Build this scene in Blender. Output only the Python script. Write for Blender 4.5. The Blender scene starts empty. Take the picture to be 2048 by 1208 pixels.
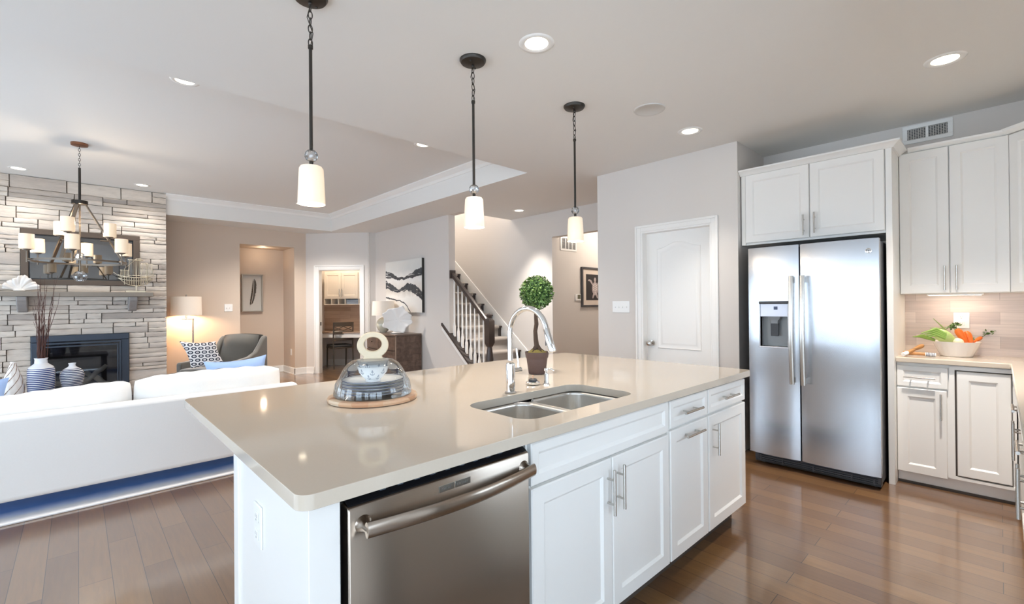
import bpy, math, random
from mathutils import Vector, Matrix
random.seed(7)
R_ = math.radians
S = bpy.context.scene
COL = S.collection
# ------------------------------------------------------------------ camera
ZC, TZ = 2.73, 3.04            # kitchen ceiling, tray ceiling
def make_camera():
    yaw, pit, rol, f = R_(46.65), R_(.22), R_(-.5), 921.
    c, s, cp, sp = math.cos(rol), math.sin(rol), math.cos(pit), math.sin(pit)
    fx, fy = math.cos(yaw), math.sin(yaw); rx, ry = fy, -fx
    def W(r, u, d):
        r2 = c*r-s*u; u2 = s*r+c*u
        up = u2*cp+d*sp; fw = -u2*sp+d*cp
        return Vector((fw*fx+r2*rx, fw*fy+r2*ry, up))
    X, Y, Z = W(1, 0, 0), W(0, 1, 0), -W(0, 0, 1)
    cam = bpy.data.cameras.new('camera')
    cam.sensor_width = 36; cam.lens = f/2048*36; cam.clip_start = .02; cam.clip_end = 200
    o = bpy.data.objects.new('camera', cam); COL.objects.link(o)
    o.matrix_world = Matrix(((X.x, Y.x, Z.x, 0), (X.y, Y.y, Z.y, 0), (X.z, Y.z, Z.z, 1.325), (0, 0, 0, 1)))
    S.camera = o
make_camera()
# ------------------------------------------------------------------ world, view
w = bpy.data.worlds.new('world'); S.world = w; w.use_nodes = True
bg = w.node_tree.nodes['Background']
bg.inputs[0].default_value = (.72, .88, 1.05, 1); bg.inputs[1].default_value = 5.8
S.view_settings.view_transform = 'Standard'; S.view_settings.look = 'None'
S.view_settings.gamma = 1; S.view_settings.use_curve_mapping = False
S.view_settings.exposure = 0.44
cy = S.cycles
cy.use_denoising = True; cy.max_bounces = 10; cy.diffuse_bounces = 6; cy.glossy_bounces = 5
cy.transmission_bounces = 8; cy.transparent_max_bounces = 16; cy.sample_clamp_indirect = 6
cy.caustics_reflective = False; cy.caustics_refractive = False; cy.blur_glossy = .5
def area(name, loc, aim, sx, sy, power, col=(1, 1, 1), portal=False):
    l = bpy.data.lights.new(name, 'AREA'); l.shape = 'RECTANGLE'; l.size = sx; l.size_y = sy
    l.energy = power; l.color = col
    o = bpy.data.objects.new(name, l); COL.objects.link(o); o.location = loc
    o.rotation_euler = Vector(aim).to_track_quat('-Z', 'Z' if abs(aim[2]) < .9 else 'Y').to_euler()
    if portal: l.cycles.is_portal = True
    return o
# windows behind and left of the camera: openings (y0,y1,z0,z1) in the left wall, (x0,x1,z0,z1) in the nook wall
XL, YB = -2.8, -3.2
WL = [(-2.5, -1.2, .5, 2.0), (-.4, .95, .4, 2.0), (1.9, 3.1, .3, 2.1), (3.7, 5.1, .3, 1.8), (5.4, 6.8, .3, 1.8), (7.1, 8.4, .3, 1.8)]
WB = [(-2.78, -.8, .08, 2.08), (-.6, .75, .08, 2.05)]
WK = (2.1, 3.3, 1.1, 1.95)      # added window in the unseen run wall, for extra daylight
for a, b, c, d in WL: area('window_daylight', (XL-.06, (a+b)/2, (c+d)/2), (1, 0, 0), b-a, d-c, 1, portal=True)
for a, b, c, d in WB: area('window_daylight', ((a+b)/2, YB-.06, (c+d)/2), (0, 1, 0), b-a, d-c, 1, portal=True)
area('window_daylight', (2.7, -.79, 1.525), (0, 1, 0), 1.2, .85, 1, portal=True)  # portal of the added run window
# ------------------------------------------------------------------ materials
def lin(c):
    if isinstance(c, str): c = tuple(int(c[i:i+2], 16) for i in (0, 2, 4))
    return tuple(((v/255)/12.92 if v/255 <= .04045 else ((v/255+.055)/1.055)**2.4) for v in c)+(1.,)
MATS = {}
def new(name):
    m = bpy.data.materials.new(name); m.use_nodes = True; MATS[name] = m
    return m, m.node_tree.nodes, m.node_tree.links, m.node_tree.nodes['Principled BSDF']
def mat(name, c, rough=.5, metal=0, spec=.5, noise=0, nscale=30, bump=0, stretch=(1, 1, 1), emit=0, emc=None, coat=0, aniso=0, alpha=1, trans=0, sheen=0, sss=0):
    if name in MATS: return MATS[name]
    m, N, L, b = new(name)
    b.inputs['Base Color'].default_value = lin(c); b.inputs['Roughness'].default_value = rough
    b.inputs['Metallic'].default_value = metal; b.inputs['Specular IOR Level'].default_value = spec
    b.inputs['Coat Weight'].default_value = coat; b.inputs['Anisotropic'].default_value = aniso
    b.inputs['Transmission Weight'].default_value = trans; b.inputs['Alpha'].default_value = alpha
    b.inputs['Sheen Weight'].default_value = sheen
    if sss: b.inputs['Subsurface Weight'].default_value = sss; b.inputs['Subsurface Radius'].default_value = (.05, .04, .03)
    if emit:
        b.inputs['Emission Color'].default_value = lin(emc or c); b.inputs['Emission Strength'].default_value = emit
    if noise or bump:
        tc = N.new('ShaderNodeTexCoord'); mp = N.new('ShaderNodeMapping'); mp.inputs['Scale'].default_value = stretch
        nz = N.new('ShaderNodeTexNoise'); nz.inputs['Scale'].default_value = nscale; nz.inputs['Detail'].default_value = 5
        L.new(tc.outputs['Object'], mp.inputs[0]); L.new(mp.outputs[0], nz.inputs['Vector'])
        if noise:
            mx = N.new('ShaderNodeMix'); mx.data_type = 'RGBA'; mx.blend_type = 'MIX'
            c0 = lin(c); mx.inputs[6].default_value = tuple(max(0, v*(1-noise)) for v in c0[:3])+(1,)
            mx.inputs[7].default_value = tuple(min(1, v*(1+noise)) for v in c0[:3])+(1,)
            L.new(nz.outputs[0], mx.inputs[0]); L.new(mx.outputs[2], b.inputs['Base Color'])
        if bump:
            bp = N.new('ShaderNodeBump'); bp.inputs['Strength'].default_value = bump; bp.inputs['Distance'].default_value = .01
            L.new(nz.outputs[0], bp.inputs['Height']); L.new(bp.outputs[0], b.inputs['Normal'])
    return m
def mathn(N, L, op, a, b=None, c=None):
    n = N.new('ShaderNodeMath'); n.operation = op
    for i, v in enumerate((a, b, c)):
        if v is None: continue
        if isinstance(v, (int, float)): n.inputs[i].default_value = v
        else: L.new(v, n.inputs[i])
    return n.outputs[0]
def ramp(N, L, fac, stops, const=False):
    r = N.new('ShaderNodeValToRGB'); L.new(fac, r.inputs[0])
    if const: r.color_ramp.interpolation = 'CONSTANT'
    e = r.color_ramp.elements
    while len(e) < len(stops): e.new(.5)
    for i, (p, c) in enumerate(stops): e[i].position = p; e[i].color = lin(c)
    return r.outputs[0]
def brick_mat(name, c1, c2, mort, bw, rh, axes, rough, msize=.002, grain=.12, gstretch=(1, 1, 1), off=.37, bump=.25, spec=.5, bias=0, rvar=0):
    m, N, L, b = new(name)
    tc = N.new('ShaderNodeTexCoord'); sp = N.new('ShaderNodeSeparateXYZ'); cb = N.new('ShaderNodeCombineXYZ')
    L.new(tc.outputs['Object'], sp.inputs[0])
    for i, a in enumerate(axes): L.new(sp.outputs[a], cb.inputs[i])
    bt = N.new('ShaderNodeTexBrick'); L.new(cb.outputs[0], bt.inputs['Vector'])
    bt.offset = off; bt.inputs['Scale'].default_value = 1; bt.inputs['Brick Width'].default_value = bw; bt.inputs['Row Height'].default_value = rh
    bt.inputs['Mortar Size'].default_value = msize; bt.inputs['Bias'].default_value = bias; bt.inputs['Mortar Smooth'].default_value = .1
    bt.inputs['Color1'].default_value = lin(c1); bt.inputs['Color2'].default_value = lin(c2); bt.inputs['Mortar'].default_value = lin(mort)
    mp = N.new('ShaderNodeMapping'); mp.inputs['Scale'].default_value = gstretch; L.new(cb.outputs[0], mp.inputs[0])
    nz = N.new('ShaderNodeTexNoise'); nz.inputs['Scale'].default_value = 1; nz.inputs['Detail'].default_value = 6; nz.inputs['Distortion'].default_value = .6
    L.new(mp.outputs[0], nz.inputs['Vector'])
    mr = N.new('ShaderNodeMapRange'); mr.inputs[3].default_value = 1-grain*2; mr.inputs[4].default_value = 1+grain*2
    L.new(nz.outputs[0], mr.inputs[0])
    mx = N.new('ShaderNodeMix'); mx.data_type = 'RGBA'; mx.blend_type = 'MULTIPLY'; mx.inputs[0].default_value = 1
    L.new(bt.outputs[0], mx.inputs[6]); L.new(mr.outputs[0], mx.inputs[7]); L.new(mx.outputs[2], b.inputs['Base Color'])
    b.inputs['Roughness'].default_value = rough; b.inputs['Specular IOR Level'].default_value = spec
    if rvar:
        r2 = N.new('ShaderNodeMapRange'); r2.inputs[3].default_value = rough-rvar; r2.inputs[4].default_value = rough+rvar
        L.new(nz.outputs[0], r2.inputs[0]); L.new(r2.outputs[0], b.inputs['Roughness'])
    h = mathn(N, L, 'MULTIPLY_ADD', bt.outputs[1], -1., mathn(N, L, 'MULTIPLY', nz.outputs[0], .25))
    bp = N.new('ShaderNodeBump'); bp.inputs['Strength'].default_value = bump; bp.inputs['Distance'].default_value = .004
    L.new(h, bp.inputs['Height']); L.new(bp.outputs[0], b.inputs['Normal'])
    return m
def glass_thin(name, tint='ffffff', refl=.05, rough=.01):
    m, N, L, b = new(name); N.remove(b)
    t = N.new('ShaderNodeBsdfTransparent'); t.inputs[0].default_value = lin(tint)
    g = N.new('ShaderNodeBsdfGlossy'); g.inputs['Roughness'].default_value = rough
    fr = N.new('ShaderNodeLayerWeight'); fr.inputs[0].default_value = .28
    f2 = mathn(N, L, 'ADD', mathn(N, L, 'MULTIPLY', fr.outputs[0], .75), refl)
    mx = N.new('ShaderNodeMixShader'); L.new(f2, mx.inputs[0]); L.new(t.outputs[0], mx.inputs[1]); L.new(g.outputs[0], mx.inputs[2])
    L.new(mx.outputs[0], N['Material Output'].inputs[0])
    return m
def steel(name, c, rough, axes=(1, 1, 60), aniso=0, rot=0):
    """brushed steel: fine streaks along one axis"""
    m, N, L, b = new(name)
    b.inputs['Base Color'].default_value = lin(c); b.inputs['Metallic'].default_value = 1
    if aniso:
        b.inputs['Anisotropic'].default_value = aniso; b.inputs['Anisotropic Rotation'].default_value = rot
        tg = N.new('ShaderNodeTangent'); tg.direction_type = 'RADIAL'; tg.axis = 'Z'; L.new(tg.outputs[0], b.inputs['Tangent'])
    tc = N.new('ShaderNodeTexCoord'); mp = N.new('ShaderNodeMapping'); mp.inputs['Scale'].default_value = axes
    nz = N.new('ShaderNodeTexNoise'); nz.inputs['Scale'].default_value = 6; nz.inputs['Detail'].default_value = 4
    L.new(tc.outputs['Object'], mp.inputs[0]); L.new(mp.outputs[0], nz.inputs['Vector'])
    mr = N.new('ShaderNodeMapRange'); mr.inputs[3].default_value = rough-.02; mr.inputs[4].default_value = rough+.03
    L.new(nz.outputs[0], mr.inputs[0]); L.new(mr.outputs[0], b.inputs['Roughness'])
    return m
M_wall = mat('wall paint', 'dad5d0', .65, noise=.012, nscale=2)
M_ceil = mat('ceiling paint', 'e8e7e4', .7)
M_trim = mat('white trim paint', 'f0efec', .35)
M_cab = mat('white cabinet paint', 'efeeeb', .32)
M_floor = brick_mat('oak floor', '80603f', '654830', '2c221b', 1.15, .121, (1, 0, 2), .3, .0014, .14, (5, 60, 1), .39, .1, .5, 0, .05)
_b = M_floor.node_tree.nodes['Principled BSDF']; _b.inputs['Coat Weight'].default_value = 1; _b.inputs['Coat IOR'].default_value = 2.1; _b.inputs['Coat Roughness'].default_value = .13
M_splash = brick_mat('backsplash tile', 'd9cabf', 'bfaea4', 'b5a69c', .46, .088, (1, 2, 0), .25, .0012, .1, (4, 60, 1), .43, .15)
M_quartz = mat('quartz counter', 'cdc1b1', .06, noise=.02, nscale=160, spec=.55)
M_steel = steel('brushed steel', 'd2d3d6', .2, (60, 60, 1))
M_steelv = steel('brushed steel dishwasher', 'ada195', .24, (60, 60, 1), .8, .25)
M_sinksteel = mat('sink steel', 'dedcd8', .26, 1)
M_chrome = mat('chrome', 'eeeeee', .06, 1)
M_nickel = mat('brushed nickel', 'c4c0ba', .26, 1)
M_bronze = mat('dark bronze', '3d3833', .4, .6)
M_black = mat('black plastic', '15161a', .35)
M_dark = mat('dark grey casing', '3b3d42', .45)
M_white = mat('white plastic', 'f2f2f0', .3)
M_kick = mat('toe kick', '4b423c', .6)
M_shade = mat('frosted lamp glass', 'f6ead6', .4, emit=.22, emc='ffd6a2')
M_bulb = mat('lit lamp disc', 'fff6e6', .5, emit=7., emc='ffedcf')
M_crystal = glass_thin('crystal', 'f4f6f8', .22)
M_glass = glass_thin('dome glass', 'f7f9f9', .05)
# ------------------------------------------------------------------ builders
OFF = {}
class MB:
    def __init__(s): s.v = []; s.f = []
    def add(s, vs, fs):
        o = len(s.v); s.v += [tuple(p) for p in vs]; s.f += [tuple(i+o for i in f) for f in fs]; return s
    def box(s, x0, x1, y0, y1, z0, z1):
        return s.add([(x, y, z) for z in (z0, z1) for y in (y0, y1) for x in (x0, x1)],
                     [(0, 2, 3, 1), (4, 5, 7, 6), (0, 1, 5, 4), (2, 6, 7, 3), (0, 4, 6, 2), (1, 3, 7, 5)])
    def obox(s, o, u, n, a, b, c):
        """box in a frame: a along u, b along n, c up"""
        o, u, n = Vector(o), Vector(u), Vector(n); z = Vector((0, 0, 1))
        vs = [o+u*i+n*j+z*k for k in c for j in b for i in a]
        return s.add(vs, [(0, 2, 3, 1), (4, 5, 7, 6), (0, 1, 5, 4), (2, 6, 7, 3), (0, 4, 6, 2), (1, 3, 7, 5)])
    def cyl(s, p, q, r0, r1=None, seg=16):
        return s.tube([p, q], None, seg, radii=[r0, r0 if r1 is None else r1])
    def tube(s, path, r, seg=8, closed=False, radii=None, cap=True):
        P = [Vector(p) for p in path]; n = len(P); radii = radii or [r]*n
        prev = None; rings = []
        for i in range(n):
            a = P[(i-1) % n] if (closed or i) else P[0]; b = P[(i+1) % n] if (closed or i < n-1) else P[-1]
            t = (b-a).normalized() if (b-a).length > 1e-9 else Vector((0, 0, 1))
            if prev is None: x = t.orthogonal().normalized()
            else:
                x = prev-t*prev.dot(t); x = x.normalized() if x.length > 1e-6 else t.orthogonal().normalized()
            prev = x; y = t.cross(x)
            rings.append([P[i]+(x*math.cos(2*math.pi*k/seg)+y*math.sin(2*math.pi*k/seg))*radii[i] for k in range(seg)])
        vs = [p for g in rings for p in g]; fs = []
        for i in range(n if closed else n-1):
            j = (i+1) % n
            for k in range(seg): fs.append((i*seg+k, i*seg+(k+1) % seg, j*seg+(k+1) % seg, j*seg+k))
        if cap and not closed: fs += [tuple(range(seg))[::-1], tuple((n-1)*seg+k for k in range(seg))]
        return s.add(vs, fs)
    def lathe(s, prof, c=(0, 0, 0), seg=32, sx=1, sy=1, fn=None):
        vs = []; fs = []
        for i, (r, z) in enumerate(prof):
            for k in range(seg):
                a = 2*math.pi*k/seg; rr = r*(fn(a, i) if fn else 1)
                vs.append((c[0]+rr*math.cos(a)*sx, c[1]+rr*math.sin(a)*sy, c[2]+z))
        for i in range(len(prof)-1):
            for k in range(seg): fs.append((i*seg+k, i*seg+(k+1) % seg, (i+1)*seg+(k+1) % seg, (i+1)*seg+k))
        shut = prof[0] == prof[-1]
        if prof[0][0] > 1e-5 and not shut: fs.append(tuple(range(seg))[::-1])
        if prof[-1][0] > 1e-5 and not shut: fs.append(tuple((len(prof)-1)*seg+k for k in range(seg)))
        return s.add(vs, fs)
    def ball(s, c, r, seg=20, rings=12, sc=(1, 1, 1)):
        prof = [(max(1e-6, r*math.sin(math.pi*i/rings)), -r*math.cos(math.pi*i/rings)*sc[2]) for i in range(rings+1)]
        return s.lathe(prof, c, seg, sc[0], sc[1])
    def prism(s, poly, place, t0, t1):
        n = len(poly); vs = [place(a, b, t0) for a, b in poly]+[place(a, b, t1) for a, b in poly]
        return s.add(vs, [tuple(range(n))[::-1], tuple(range(n, 2*n))]+[(i, (i+1) % n, n+(i+1) % n, n+i) for i in range(n)])
    def grid(s, nu, nv, fn, wrap=False):
        vs = [fn(i/nu, j/nv) for j in range(nv+1) for i in range(nu+1)]
        return s.add(vs, [(j*(nu+1)+i, j*(nu+1)+i+1, (j+1)*(nu+1)+i+1, (j+1)*(nu+1)+i) for j in range(nv) for i in range(nu)])
    def build(s, name, m, parent=None, bevel=0, bseg=2, smooth=True, solid=0, sub=0, angle=38, rot=None):
        off = OFF.get(parent, Vector((0, 0, 0))) if parent else Vector((0, 0, 0))
        me = bpy.data.meshes.new(name); me.from_pydata([Vector(p)-off for p in s.v], [], s.f); me.validate()
        me.materials.append(m)
        if smooth:
            me.polygons.foreach_set('use_smooth', [True]*len(me.polygons)); me.set_sharp_from_angle(angle=R_(angle))
        o = bpy.data.objects.new(name, me); COL.objects.link(o)
        if parent: o.parent = parent
        OFF[o] = off
        if solid: d = o.modifiers.new('solid', 'SOLIDIFY'); d.thickness = solid; d.offset = 0
        if sub: d = o.modifiers.new('sub', 'SUBSURF'); d.levels = d.render_levels = sub
        if bevel:
            d = o.modifiers.new('bevel', 'BEVEL'); d.width = bevel; d.segments = bseg; d.limit_method = 'ANGLE'; d.angle_limit = R_(40)
        return o
def tag(o, label, cat, group=None, kind=None):
    o['label'] = label; o['category'] = cat
    if group: o['group'] = group
    if kind: o['kind'] = kind
    return o
def struct(o, label=None, cat=None):
    o['kind'] = 'structure'
    if label: o['label'] = label
    if cat: o['category'] = cat
    return o
def thing(name, loc, label, cat, group=None):
    o = bpy.data.objects.new(name, None); COL.objects.link(o); o.location = loc; o.empty_display_size = .1
    OFF[o] = Vector(loc); return tag(o, label, cat, group)
def copy_tree(o, parent=None):
    c = o.copy(); COL.objects.link(c)
    if parent: c.parent = parent
    for ch in list(o.children): copy_tree(ch, c)
    return c
def dup(root, loc, label, rz=0):
    c = copy_tree(root); c.location = loc; c.rotation_euler = (0, 0, rz); c['label'] = label; return c
def rrect(x0, x1, y0, y1, r, seg=6):
    pts = []
    for cx, cy_, a0 in ((x1-r, y1-r, 0), (x0+r, y1-r, 90), (x0+r, y0+r, 180), (x1-r, y0+r, 270)):
        for k in range(seg+1):
            a = R_(a0+90*k/seg); pts.append((cx+r*math.cos(a), cy_+r*math.sin(a)))
    return pts
def loft(mb, loops, cap0=False, cap1=False):
    n = len(loops[0]); vs = [p for l in loops for p in l]; fs = []
    for i in range(len(loops)-1):
        for k in range(n): fs.append((i*n+k, i*n+(k+1) % n, (i+1)*n+(k+1) % n, (i+1)*n+k))
    if cap0: fs.append(tuple(range(n))[::-1])
    if cap1: fs.append(tuple((len(loops)-1)*n+k for k in range(n)))
    return mb.add(vs, fs)
def panel_door(o, u, n, w, h, t=.02, fr=.058, step=.011, rec=.009):
    """framed door with a recessed centre panel: o is the lower corner on the back plane"""
    o, u, n = Vector(o), Vector(u), Vector(n); z = Vector((0, 0, 1)); mb = MB()
    def L(i, d): return [o+u*a+z*b+n*d for a, b in ((i, i), (w-i, i), (w-i, h-i), (i, h-i))]
    loft(mb, [L(0, 0), L(0, t-.004), L(.004, t), L(fr, t), L(fr+.004, t-.003), L(fr+step, t-rec), L(fr+step+.004, t-rec)], True, True)
    return mb
def bar_handle(parent, c, ax, n, ln, m=None, r=.006, so=.034):
    c, ax, n = Vector(c), Vector(ax), Vector(n); mb = MB()
    mb.cyl(c+n*so-ax*ln/2, c+n*so+ax*ln/2, r, seg=12)
    for k in (-.27, .27): mb.cyl(c+ax*ln*k, c+ax*ln*k+n*so, .0045, seg=8)
    return mb.build('handle', m or M_nickel, parent)
X1, Y1, Z1 = (1, 0, 0), (0, 1, 0), (0, 0, 1)
# ------------------------------------------------------------------ room shell
M_wall_warm = mat('warm-lit wall paint', 'd2c2b2', .65, noise=.012, nscale=2)  # wall paint with the warm lamplight tinted into its colour
def B(name, boxes, m, **k):
    mb = MB()
    for b in boxes: mb.box(*b)
    return struct(mb.build(name, m, smooth=False, **k))
B('floor', [(-2.9, 8.6, -3.3, 11.6, -.1, 0)], M_floor)
TX, TY0, TY1 = 3.52, 3.47, 8.7
B('ceiling', [(-2.9, 8.6, -3.3, TY0, ZC, TZ+.1), (TX, 8.6, TY0, 5.62, ZC, TZ+.1), (TX, 4.24, 5.62, 9.3, ZC, TZ+.1), (5.36, 8.6, 5.62, 9.3, ZC, TZ+.1),
   (4.24, 5.3, 8.6, 9.3, ZC, TZ+.1), (-2.9, TX, TY1, 9.3, ZC, TZ+.1), (-2.9, 8.6, 9.3, 11.6, ZC, TZ+.1), (-2.9, -2.3, TY0, TY1, ZC, TZ+.1),
   (-2.9, TX+.02, TY0-.02, TY1+.02, TZ, TZ+.1), (4.1, 5.5, 5.5, 8.8, 4.6, 4.7)], M_ceil)
def holed(axis, a0, a1, p0, p1, z1, holes):
    """boxes of a wall from a0 to a1 with openings (h0,h1,zb,zt)"""
    out = []; c = a0
    def bx(s, e, zb, zt): out.append((s, e, p0, p1, zb, zt) if axis == 'x' else (p0, p1, s, e, zb, zt))
    for h0, h1, zb, zt in sorted(holes):
        bx(c, h0, 0, z1)
        if zb > 0: bx(h0, h1, 0, zb)
        bx(h0, h1, zt, z1); c = h1
    bx(c, a1, 0, z1); return out
B('wall_left', holed('y', -3.3, 9.42, XL-.1, XL, TZ, WL), M_wall)
B('wall_back', holed('x', XL, 1.4, YB-.1, YB, ZC, WB)+[(1.3, 1.4, YB, -.7, 0, ZC), ]+holed('x', 1.3, 4.96, -.8, -.7, ZC, [WK]), M_wall)
B('wall_right', [(4.86, 4.96, -.7, 1.66, 0, ZC)], M_wall)
B('wall_pantry', [(4.2, 4.86, 1.565, 1.66, 0, ZC)]+holed('y', 1.66, 3.055, 4.2, 4.32, ZC, [(1.795, 2.515, 0, 2.05)])+[(4.32, 8.6, 2.94, 3.055, 0, ZC)], M_wall)
B('wall_stair', [(5.3, 5.42, 4.708, 8.7, 0, 4.6), (5.3, 5.42, 3.055, 4.708, 2.345, ZC), (4.24, 5.3, 8.6, 8.7, 0, 4.6), (4.24, 5.3, 5.5, 5.6, ZC+.05, 4.6), (4.24, 4.36, 5.62, 5.925, ZC, 4.6)], M_wall)
B('wall_hall', [(5.42, 8.6, 4.76, 4.88, 0, ZC), (8.5, 8.6, 3.05, 4.76, 0, ZC)], M_wall)
B('wall_painting', [(4.24, 4.36, 5.925, 8.6, 0, 4.6)], M_wall)
B('wall_corner', [(4.09, 4.24, 8.37, 8.5, 0, ZC)], M_wall)
NX0, NX1, NZ, NY = 2.11, 3.035, 2.44, 9.95
B('wall_far', holed('x', XL, 3.25, 9.3, 9.42, ZC, [(NX0, NX1, 0, NZ)])+[(NX0-.1, NX1+.1, NY, NY+.1, 0, NZ+.1), (NX0-.1, NX0, 9.42, NY, 0, NZ+.1), (NX1, NX1+.1, 9.42, NY, 0, NZ+.1), (NX0, NX1, 9.42, NY, NZ, NZ+.1)], M_wall_warm)
OB, OU, ON = Vector((3.25, 9.3, 0)), Vector((.675, -.738, 0)).normalized(), Vector((.738, .675, 0)).normalized()
mb = MB()
for a, c in (((-.02, .24), (0, ZC)), ((1.1, 1.27), (0, ZC)), ((.24, 1.1), (2.03, ZC))): mb.obox(OB, OU, ON, a, (0, .12), c)
mb.obox(OB, OU, ON, (-.35, 1.4), (1.25, 1.35), (0, ZC)); mb.obox(OB, OU, ON, (-.35, -.25), (.1, 1.25), (0, ZC)); mb.obox(OB, OU, ON, (1.3, 1.4), (.4, 1.25), (0, ZC))
struct(mb.build('wall_office', M_wall, smooth=False))
# low wall closing the underside of the stairs
mb = MB(); mb.prism([(5.925, 0), (5.925, .84), (4.93, .03), (4.93, 0)], lambda a, b, t: (t, a, b), 4.24, 4.36)
struct(mb.build('wall_understair', M_wall, smooth=False))
# windows (behind and beside the camera)
k = 0
for ops, ax in ((WL, 'y'), (WB, 'x')):
    for a, b, c, d in ops:
        k += 1; mb = MB()
        def bx(s, e, z0, z1):
            mb.box(XL-.08, XL+.015, s, e, z0, z1) if ax == 'y' else mb.box(s, e, YB-.08, YB+.015, z0, z1)
        for s, e in ((a-.07, a+.03), (b-.03, b+.07), ((a+b)/2-.02, (a+b)/2+.02)): bx(s, e, c-.07, d+.07)
        for s, e in ((c-.07, c+.03), (d-.03, d+.07), ((c+d)/2-.02, (c+d)/2+.02)): bx(a, b, s, e)
        struct(mb.build('window_%d' % k, M_trim, smooth=False))
a, b, c, d = WK; mb = MB()  # frame of the added, unseen window in the run wall
for s, e in ((a-.07, a+.03), (b-.03, b+.07), ((a+b)/2-.02, (a+b)/2+.02)): mb.box(s, e, -.78, -.685, c-.07, d+.07)
for s, e in ((c-.07, c+.03), (d-.03, d+.07)): mb.box(a, b, -.78, -.685, s, e)
struct(mb.build('window_9', M_trim, smooth=False))  # added window in the unseen run wall
# crown of the tray
mb = MB()
pf = [(0, 0), (.085, 0), (.085, -.012), (.06, -.03), (.03, -.055), (.016, -.085), (0, -.085)]
mb.prism(pf, lambda a, b, t: (t, TY1-a, TZ+b), .98, TX); mb.prism(pf, lambda a, b, t: (TX-a, t, TZ+b), TY0, TY1)
struct(mb.build('trim_1', M_trim, angle=20))
# base boards
def bb(name, segs):
    mb = MB()
    for o, u, n, ln in segs:
        mb.obox(o, u, n, (0, ln), (0, .014), (0, .115)); mb.obox(o, u, n, (0, ln), (0, .009), (.115, .128)); mb.obox(o, u, n, (0, ln), (0, .026), (0, .018))
    return struct(mb.build(name, M_trim, smooth=False))
bb('baseboard_far', [((.99, 9.3, 0), X1, (0, -1, 0), NX0-.99), ((NX0, NY, 0), X1, (0, -1, 0), NX1-NX0), ((NX1, NY, 0), (0, -1, 0), (-1, 0, 0), NY-9.3+.014), ((NX1-.014, 9.3, 0), X1, (0, -1, 0), .225)])
bb('baseboard_office', [(OB, OU, -ON, .155), (OB+OU*1.185, OU, -ON, .085), (OB+ON*1.25-OU*.25, OU, -ON, 1.55)])
bb('baseboard_painting', [((4.24, 8.37, 0), (0, -1, 0), (-1, 0, 0), 2.43)])
bb('baseboard_pantry', [((4.2, 3.055, 0), (0, -1, 0), (-1, 0, 0), .475), ((4.2, 1.735, 0), (0, -1, 0), (-1, 0, 0), .17)])
bb('baseboard_hall', [((5.42, 4.76, 0), X1, (0, -1, 0), 3.08)])
# backsplash
mb = MB(); mb.box(4.852, 4.862, -.7, .552, .9, 1.4)
struct(mb.build('trim_2', M_splash, smooth=False), 'pale beige stone tile backsplash behind the corner counter', 'backsplash')
def casing(o, u, n, w, h, cw, parent, m=M_trim):
    mb = MB(); o = Vector(o); u = Vector(u); n = Vector(n)
    for a, c in (((-cw, 0), (0, h+cw)), ((w, w+cw), (0, h+cw)), ((0, w), (h, h+cw))):
        mb.obox(o, u, n, a, (0, .014), c)
    e = .022
    for a, c in (((-cw, -cw+e), (0, h+cw)), ((w+cw-e, w+cw), (0, h+cw)), ((-cw+e, w+cw-e), (h+cw-e, h+cw))): mb.obox(o, u, n, a, (.014, .024), c)
    for a, c in (((-.006, .018), (0, h)), ((w-.018, w+.006), (0, h)), ((.018, w-.018), (h-.018, h+.006))): mb.obox(o, u, n, a, (-.12, .008), c)
    return mb.build('casing', m, parent, bevel=.003)
# pantry door
d1 = thing('door_1', (4.2, 2.16, 0), 'closed white pantry door with arched top panel left of the refrigerator', 'door'); d1['kind'] = 'structure'
casing((4.2, 2.515, 0), (0, -1, 0), (-1, 0, 0), .72, 2.045, .062, d1)
def arch_door(o, u, n, w, h, t=.035):
    o, u, n = Vector(o), Vector(u), Vector(n); mb = MB(); z = Vector((0, 0, 1))
    mb.obox(o, u, n, (0, w), (0, t), (0, h))
    def pan(z0, z1, arch):
        def loop(i, d):
            a0, a1, b0, b1 = .13+i, w-.13-i, z0+i, z1-i
            pts = [(a0, b0), (a1, b0)]
            N = 14
            for k in range(N+1):
                x = a1+(a0-a1)*k/N; s = (k/N-.5)*2
                pts.append((x, b1+(arch*.5*(1+math.cos(math.pi*s)) if arch else 0)))
            return [o+u*a+z*b+n*d for a, b in pts]
        loft(mb, [loop(-.006, t+.0005), loop(0, t+.006), loop(.012, t+.002), loop(.03, t+.001), loop(.045, t+.006), loop(.05, t+.006)], False, True)
    pan(.86, 1.85, .06); pan(.14, .7, 0)
    return mb
slab = arch_door((4.31, 2.505, .01), (0, -1, 0), (-1, 0, 0), .7, 2.03).build('slab', M_trim, d1, angle=25)
mb = MB(); mb.tube([(4.277, 2.445, .912), (4.262, 2.445, .912), (4.26, 2.445, .912), (4.232, 2.445, .912), (4.226, 2.445, .912), (4.214, 2.445, .912), (4.2, 2.445, .912), (4.193, 2.445, .912)], 0, 20, radii=[.031, .03, .012, .012, .02, .028, .024, .006])
mb.build('knob', M_nickel, d1)
# office doorway
d2 = thing('door_2', OB+OU*.67, 'white cased doorway into the small desk nook', 'doorway'); d2['kind'] = 'structure'
casing(OB+OU*.245, OU, -ON, .85, 2.025, .075, d2)
mb = MB(); mb.obox(OB, OU, ON, (.262, .268), (.04, .075), (.93, 1.0)); mb.build('strike_plate', M_bronze, d2)
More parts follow.
